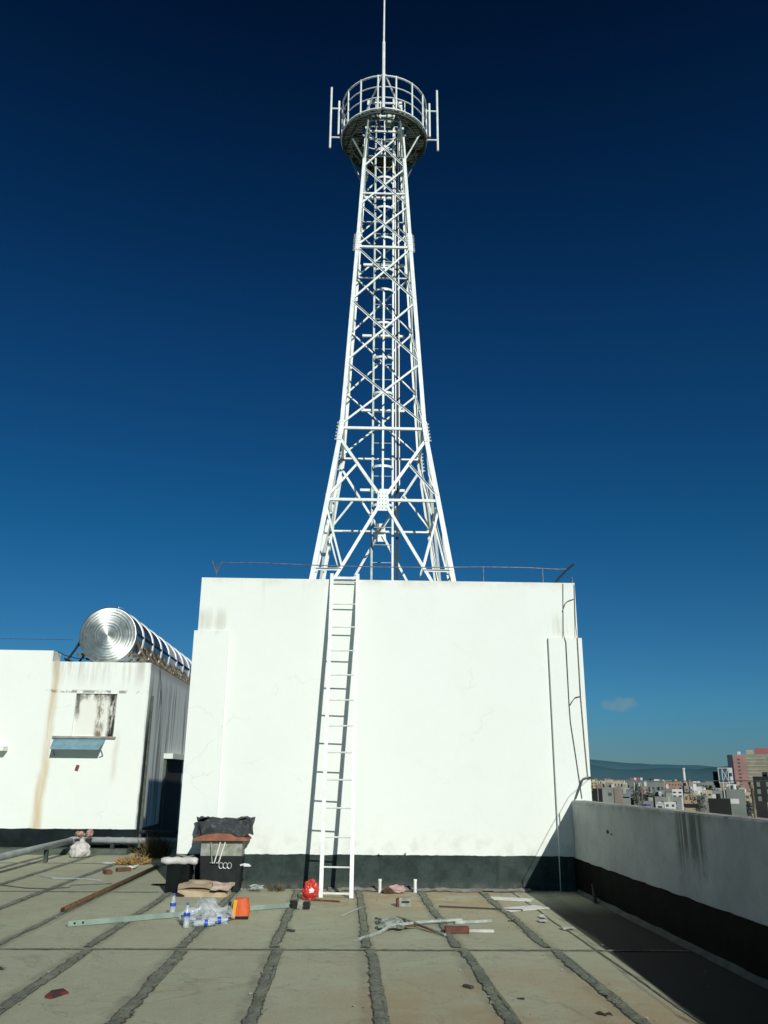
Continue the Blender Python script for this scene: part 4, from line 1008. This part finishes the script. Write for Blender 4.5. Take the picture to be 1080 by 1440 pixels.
town('town_house','white stepped house with dark window strips in the middle of the town',202,522,6.4,-4.0,'white',wins=(2,2,1.8,.9,-9,-4.8))
town('town_house','low white shed close behind the parapet beside the hut',120,318,4.0,-6.3,'white',wins=(2,1,.9,.8,-8,-7))
town('town_hall','very long pale grey building forming the flat skyline on the right',377,926,52,-1.7,'grey',wins=(14,1,2,1.6,-6,-3))
town('town_house','small tan house with columns and a dark porch',164,408,5.6,-4.7,'tan',wins=(3,1,.9,1.5,-8,-5.6),extra=lambda b_,G:MB().box(-3.4,3.6,-.8,-.1,-10.6,-9.2,G).build('porch',TM['black'],b_))
town('town_house','pale cream house with stacked window strips beside a dark tree',179,424,4.6,-3.2,'cream',wins=(2,3,1.2,.9,-11,-4.2))
town('water_box','small white box-like roof room right of the pale cream house',198,459,3.2,-5.7,'white',cat='roof room')
town('town_house','black block low behind the parapet below the billboard',88,202,4.9,-2.6,'black')
def white_low(b_,G):
    MB().box(-1.5,.7,-.1,-.02,-4.6,-3.3,G).build('white_panel',TM['white'],b_); MB().box(-2.6,-2.36,-.05,4,GZ,-.9,G).build('dark_side',TM['black'],b_)
    MB().box(-2.0,.6,1,1.4,.15,.5,G).build('roof_panel',TM['white'],b_)
town('town_house','grey-green block with a white lower panel and white strip on its roof',108,237,4.7,-.8,'greygreen',extra=white_low)
town('dark_warehouse','large dark building in shade at the right edge of the town',136,268,14,2.8,'near_black',wins=(5,3,1.0,1.4,-5,1.5))  # shade is put into the near-black wall colour
def hotel(b_,G):
    MB().box(-28.4,-24,-.2,.01,GZ,23.4,G).build('side_strip',TM['navy'],b_)
    MB().box(-23.8,-13.5,-.4,-.01,GZ,22.6,G).build('pink_bay',TM['pink'],b_)
    for j in range(10): MB().box(-20.2,-18.0,-.55,-.41,19.6-3.1*j-.9,19.6-3.1*j+.4,G).build('window',TM['window'],b_)
    for j in range(10): MB().box(-12.8,3.4,-.3,-.02,20.3-3.1*j-.5,20.3-3.1*j+.35,G).build('balcony_band',TM['cream'],b_)
    for i,u in enumerate((5.2,9.6,14,18.5,23)):
        for j in range(10): MB().box(u,u+2.1,-.3,-.02,19.6-3.1*j-1,19.6-3.1*j+.5,G).build('window',TM['window'],b_)
    MB().box(-5,29,3,3.6,24.0,29.2,G).build('roof_sign',TM['red'],b_)
    MB().box(-12,-6,2,8,23.6,27.6,G).build('roof_room',TM['cream'],b_)
    MB().box(-19.6,-16.8,2,4,23.6,26.2,G).build('roof_tank',TM['white'],b_)
town('hotel_tower','tall pinkish and khaki multi-storey building with a red roof sign',371,754,57,23.6,'banded',depth=20,extra=hotel)
town('slim_block','slim dark navy block behind the billboard',351,807,5.2,9.2,'navy')
town('garden_wall','pale slanted wall low at the right edge behind the parapet',88,176,2.4,-2.7,'cream',cat='wall')
# billboard
bb=thing('billboard_frame','white steel billboard frame with crossed bracing seen from behind','billboard',(269,603,GZ))
a=math.atan2(269,603); c,s=math.cos(-a),math.sin(-a)
G=lambda u,v,z:Vector((269+u*c-v*s,603+u*s+v*c,z))
for u in (-4.4,-2,2,4.6): MB().tube([G(u,0,GZ if abs(u)<3 else -.5),G(u,0,9.8)],.32,6).build('post',TM['white'],bb)
for z in (-.3,9.6): MB().tube([G(-4.6,0,z),G(4.8,0,z)],.3,6).build('beam',TM['white'],bb)
MB().tube([G(-2,-.3,0),G(2,-.3,9.4)],.22,6).build('brace',TM['white'],bb); MB().tube([G(2,-.3,0),G(-2,-.3,9.4)],.22,6).build('brace',TM['white'],bb)
MB().box(2.3,4.5,-.5,-.2,6.4,9.4,G).build('panel',TM['white'],bb); MB().box(3.0,4.6,-.5,-.2,.3,4,G).build('panel',TM['white'],bb)
tw2=thing('pale_chimney','thin white tower standing alone against the hills','tower',(664,1673,GZ))
MB().tube([(664,1673,GZ),(664,1673,20)],[3.4,2.4],10).build('shaft',TM['white'],tw2); MB().tube([(664,1673,20.1),(664,1673,23.3)],[3.1,3.1],10).build('head',TM['white'],tw2)
# trees
def tree(x,y,w,ztop,lab,seed,group=None):
    random.seed(seed); t=thing('town_tree',lab,'tree',(x,y,GZ),group)
    h=ztop-GZ; b=MB(); b.tube([(x,y,GZ),(x+.1*w,y,GZ+h*.35),(x,y,GZ+h*.7)],[.05*w+.15,.04*w+.1,.06],6)
    for k in range(4):
        aa=k*1.6+seed; b.tube([(x+.05*w,y,GZ+h*(.4+.06*k)),(x+.35*w*math.cos(aa),y+.35*w*math.sin(aa),GZ+h*(.62+.07*k))],[.12,.04],5)
    b.build('trunk',TM['trunk'],t)
    b=MB(); cl=[Vector((random.gauss(0,.25)*w,random.gauss(0,.25)*w,h*random.uniform(.5,.93))) for _ in range(16)]
    for i in range(560):
        cc=random.choice(cl); p=cc+Vector((random.gauss(0,.11)*w,random.gauss(0,.11)*w,random.gauss(0,.06)*h)); p.z=min(p.z,h)
        p+=Vector((x,y,GZ)); r=.06*w*random.uniform(.5,1.3)
        n1=Vector((random.gauss(0,1),random.gauss(0,1),random.gauss(0,1))).normalized(); n2=n1.orthogonal().normalized()*r; n3=n1.cross(n2)*.6
        v=[b.bm.verts.new(q) for q in (p-n2,p-n3,p+n2,p+n3)]; b._f(v)
    b.build('crown',TM['leaf'],t)
tree(141,417,5.5,.6,'dense dark tree beside the building with red and white roof panels',1)
tree(152,370,5.0,-3.5,'dark green tree between the tan house and the cream house',2)
tree(180,500,4.2,-1.0,'small dark tree at the right side of the grey-green four-window house',3)
tree(120,352,3.2,-5.0,'low dark bush-like tree right of the slanting blue-grey roof',5)
# far rows that nothing tells apart
random.seed(21)
used=[]
for i in range(330):
    azd=random.uniform(10,33); dist=random.choice([random.uniform(430,760),random.uniform(700,1300),random.uniform(1200,2000)])
    x,y=dist*math.sin(math.radians(azd)),dist*math.cos(math.radians(azd))
    w=random.uniform(5,12) if dist<900 else random.uniform(8,18); zt=random.uniform(-11,-2.4) if dist<760 else random.uniform(-6,-.2)
    if any((x-u)**2+(y-v)**2<(8+ww*.5+w*.35)**2 for u,v,ww in used): continue
    used.append((x,y,w))
    cm=random.choice(['grey','cream','grey','white','terra','brown','greygreen','grey','tan'])
    town('distant_house','small distant flat-roofed house among the crowded roofs of the town',x,y,w,zt,cm,rot=random.uniform(-.35,.35),wins=(max(2,int(w/4)),2,1.5,1.5,zt-6.6,zt-1.2) if dist<760 else None,roof='flat',group='small distant houses of the town')
random.seed(22)
for i in range(34):
    azd=random.uniform(14,29); dist=random.uniform(420,900); tree(dist*math.sin(math.radians(azd)),dist*math.cos(math.radians(azd)),random.uniform(5,9),random.uniform(-7,-2),'small dark tree between the distant houses of the town',30+i,'small trees between the distant houses')

# ground and hills
def ground_material():
    t=NT('town_ground'); x,y,z=t.xyz()
    n=t.noise(.02,6,.6); r=t.M('SQRT',t.M('ADD',t.M('POWER',x,2),t.M('POWER',y,2)))
    b=t.mix(t.ss(n,.35,.65),(.12,.12,.095),(.05,.065,.045)); b=t.mix(t.ss(r,900,5000),b,(.10,.14,.16)); t.col(b); t.set(.95); return t.m  # distance haze blended into the ground colour
b=MB(); N=48; rings=[0,200,600,1500,4000,9000,16000]
c0=b.bm.verts.new((0,0,GZ)); prev=None
for r in rings[1:]:
    cur=[b.bm.verts.new((r*math.cos(2*PI*i/N),r*math.sin(2*PI*i/N),GZ)) for i in range(N)]
    for i in range(N):
        if prev is None: b._f([c0,cur[i],cur[(i+1)%N]])
        else: b._f([prev[i],cur[i],cur[(i+1)%N],prev[(i+1)%N]])
    prev=cur
struct(b.build('ground',ground_material()))
def ridge(name,dist,fh,m,az0,az1,seed):
    b=MB(); n=160; A=[]
    for i in range(n+1):
        a=math.radians(az0+(az1-az0)*i/n); d=Vector((math.sin(a),math.cos(a),0)); h=fh(math.degrees(a))+dist*.0020*noise.noise(Vector((a*18,seed,0)))+dist*.0010*noise.noise(Vector((a*60,seed,4)))+dist*.0005*noise.noise(Vector((a*190,seed,7)))
        A.append([b.bm.verts.new(d*(dist-900)+Vector((0,0,GZ))),b.bm.verts.new(d*(dist-350)+Vector((0,0,GZ+(h-GZ)*.55))),b.bm.verts.new(d*dist+Vector((0,0,h))),b.bm.verts.new(d*(dist+900)+Vector((0,0,GZ)))])
    for i in range(n):
        for k in range(3): b._f([A[i][k],A[i+1][k],A[i+1][k+1],A[i][k+1]])
    return struct(b.build(name,m,smooth=True))
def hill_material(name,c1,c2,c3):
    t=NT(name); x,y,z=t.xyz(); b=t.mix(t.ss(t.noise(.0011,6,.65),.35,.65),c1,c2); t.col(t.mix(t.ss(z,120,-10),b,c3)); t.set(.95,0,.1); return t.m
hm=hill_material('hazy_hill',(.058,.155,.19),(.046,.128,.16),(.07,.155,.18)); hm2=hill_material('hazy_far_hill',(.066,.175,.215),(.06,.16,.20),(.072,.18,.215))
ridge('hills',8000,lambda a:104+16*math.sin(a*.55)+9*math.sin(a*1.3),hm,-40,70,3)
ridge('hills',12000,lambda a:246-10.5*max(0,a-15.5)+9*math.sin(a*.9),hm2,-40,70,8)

# ------------------------------------------------------------------ light, sky, camera
SV=Vector((.255,-.825,.405)).normalized()
el=math.asin(SV.z); rot=math.atan2(SV.x,SV.y)
sd=bpy.data.lights.new('sun','SUN'); sd.energy=3.7; sd.angle=math.radians(.5); sd.color=(1,.985,.925)
so=bpy.data.objects.new('sun',sd); col.objects.link(so); so.rotation_euler=SV.to_track_quat('Z','Y').to_euler(); so.location=SV*60
w=bpy.data.worlds.new('World'); scene.world=w; w.use_nodes=True
nt=w.node_tree; nt.nodes.clear()
out=nt.nodes.new('ShaderNodeOutputWorld'); bg=nt.nodes.new('ShaderNodeBackground'); bg.inputs[1].default_value=.075
sky=nt.nodes.new('ShaderNodeTexSky'); sky.sky_type='NISHITA'; sky.sun_disc=False; sky.sun_elevation=el; sky.sun_rotation=rot
sky.air_density=1.0; sky.dust_density=.6; sky.ozone_density=2.0; sky.altitude=1500
def wl(a,b): nt.links.new(a,b)
def wm(op,a,b=0.):
    k=nt.nodes.new('ShaderNodeMath'); k.operation=op
    for v,i in ((a,0),(b,1)):
        if isinstance(v,(int,float)): k.inputs[i].default_value=v
        else: wl(v,k.inputs[i])
    return k.outputs[0]
tc=nt.nodes.new('ShaderNodeTexCoord'); sep=nt.nodes.new('ShaderNodeSeparateXYZ'); wl(tc.outputs['Generated'],sep.inputs[0])
# clear high-altitude air: the sky deepens towards the zenith
ramp=nt.nodes.new('ShaderNodeValToRGB'); wl(sep.outputs['Z'],ramp.inputs[0])
cr=ramp.color_ramp; cr.elements[0].position=0; cr.elements[0].color=(.20,.36,.50,1); cr.elements[1].position=1; cr.elements[1].color=(.004,.08,.15,1)
for p,c_ in ((.03,(.19,.38,.54)),(.08,(.16,.462,.655)),(.28,(.062,.388,.605)),(.48,(.046,.288,.525)),(.62,(.024,.19,.37)),(.755,(.008,.093,.205))):
    e=cr.elements.new(p); e.color=(*c_,1)
mx=nt.nodes.new('ShaderNodeMix'); mx.data_type='RGBA'; mx.blend_type='MULTIPLY'; mx.inputs[0].default_value=1
wl(sky.outputs[0],mx.inputs[6]); wl(ramp.outputs[0],mx.inputs[7])
# one small cloud low over the town
azn=wm('ARCTAN2',sep.outputs['X'],sep.outputs['Y'])
nz=nt.nodes.new('ShaderNodeTexNoise'); wl(tc.outputs['Generated'],nz.inputs['Vector']); nz.inputs['Scale'].default_value=90; nz.inputs['Detail'].default_value=5
dx=wm('DIVIDE',wm('SUBTRACT',azn,math.radians(18.15)),math.radians(1.25)); dz=wm('DIVIDE',wm('SUBTRACT',sep.outputs['Z'],math.sin(math.radians(4.62))),.0088)
rr=wm('SUBTRACT',wm('ADD',wm('MULTIPLY',dx,dx),wm('MULTIPLY',dz,dz)),wm('MULTIPLY',wm('SUBTRACT',nz.outputs['Fac'],.5),2.2))
mr=nt.nodes.new('ShaderNodeMapRange'); mr.interpolation_type='SMOOTHSTEP'; wl(rr,mr.inputs[0]); mr.inputs[1].default_value=1.05; mr.inputs[2].default_value=-.1; mr.inputs[3].default_value=0; mr.inputs[4].default_value=.55
mc=nt.nodes.new('ShaderNodeMix'); mc.data_type='RGBA'; wl(mr.outputs[0],mc.inputs[0]); wl(mx.outputs[2],mc.inputs[6]); mc.inputs[7].default_value=(2.5,3.7,4.3,1)
wl(mc.outputs[2],bg.inputs[0]); wl(bg.outputs[0],out.inputs[0])

cam=bpy.data.cameras.new('camera'); co=bpy.data.objects.new('camera',cam); col.objects.link(co); scene.camera=co
f_px,pi_,ro,ya=1166.324,.30898,.009633,.042932
cp,sp_=math.cos(pi_),math.sin(pi_); cy,sy=math.cos(ya),math.sin(ya)
fw=Vector((sy*cp,cy*cp,sp_)); rt_=Vector((cy,-sy,0)); up=rt_.cross(fw)
r2=rt_*math.cos(ro)+up*math.sin(ro); u2=up*math.cos(ro)-rt_*math.sin(ro)
mt=Matrix((r2,u2,-fw)).transposed().to_4x4(); mt.translation=Vector((0,0,1.6)); co.matrix_world=mt
cam.sensor_fit='VERTICAL'; cam.sensor_height=36; cam.sensor_width=27; cam.lens=f_px/1440*36
cam.clip_start=.1; cam.clip_end=40000
scene.view_settings.view_transform='Standard'; scene.view_settings.look='None'; scene.view_settings.exposure=0
scene.render.resolution_x=768; scene.render.resolution_y=1024
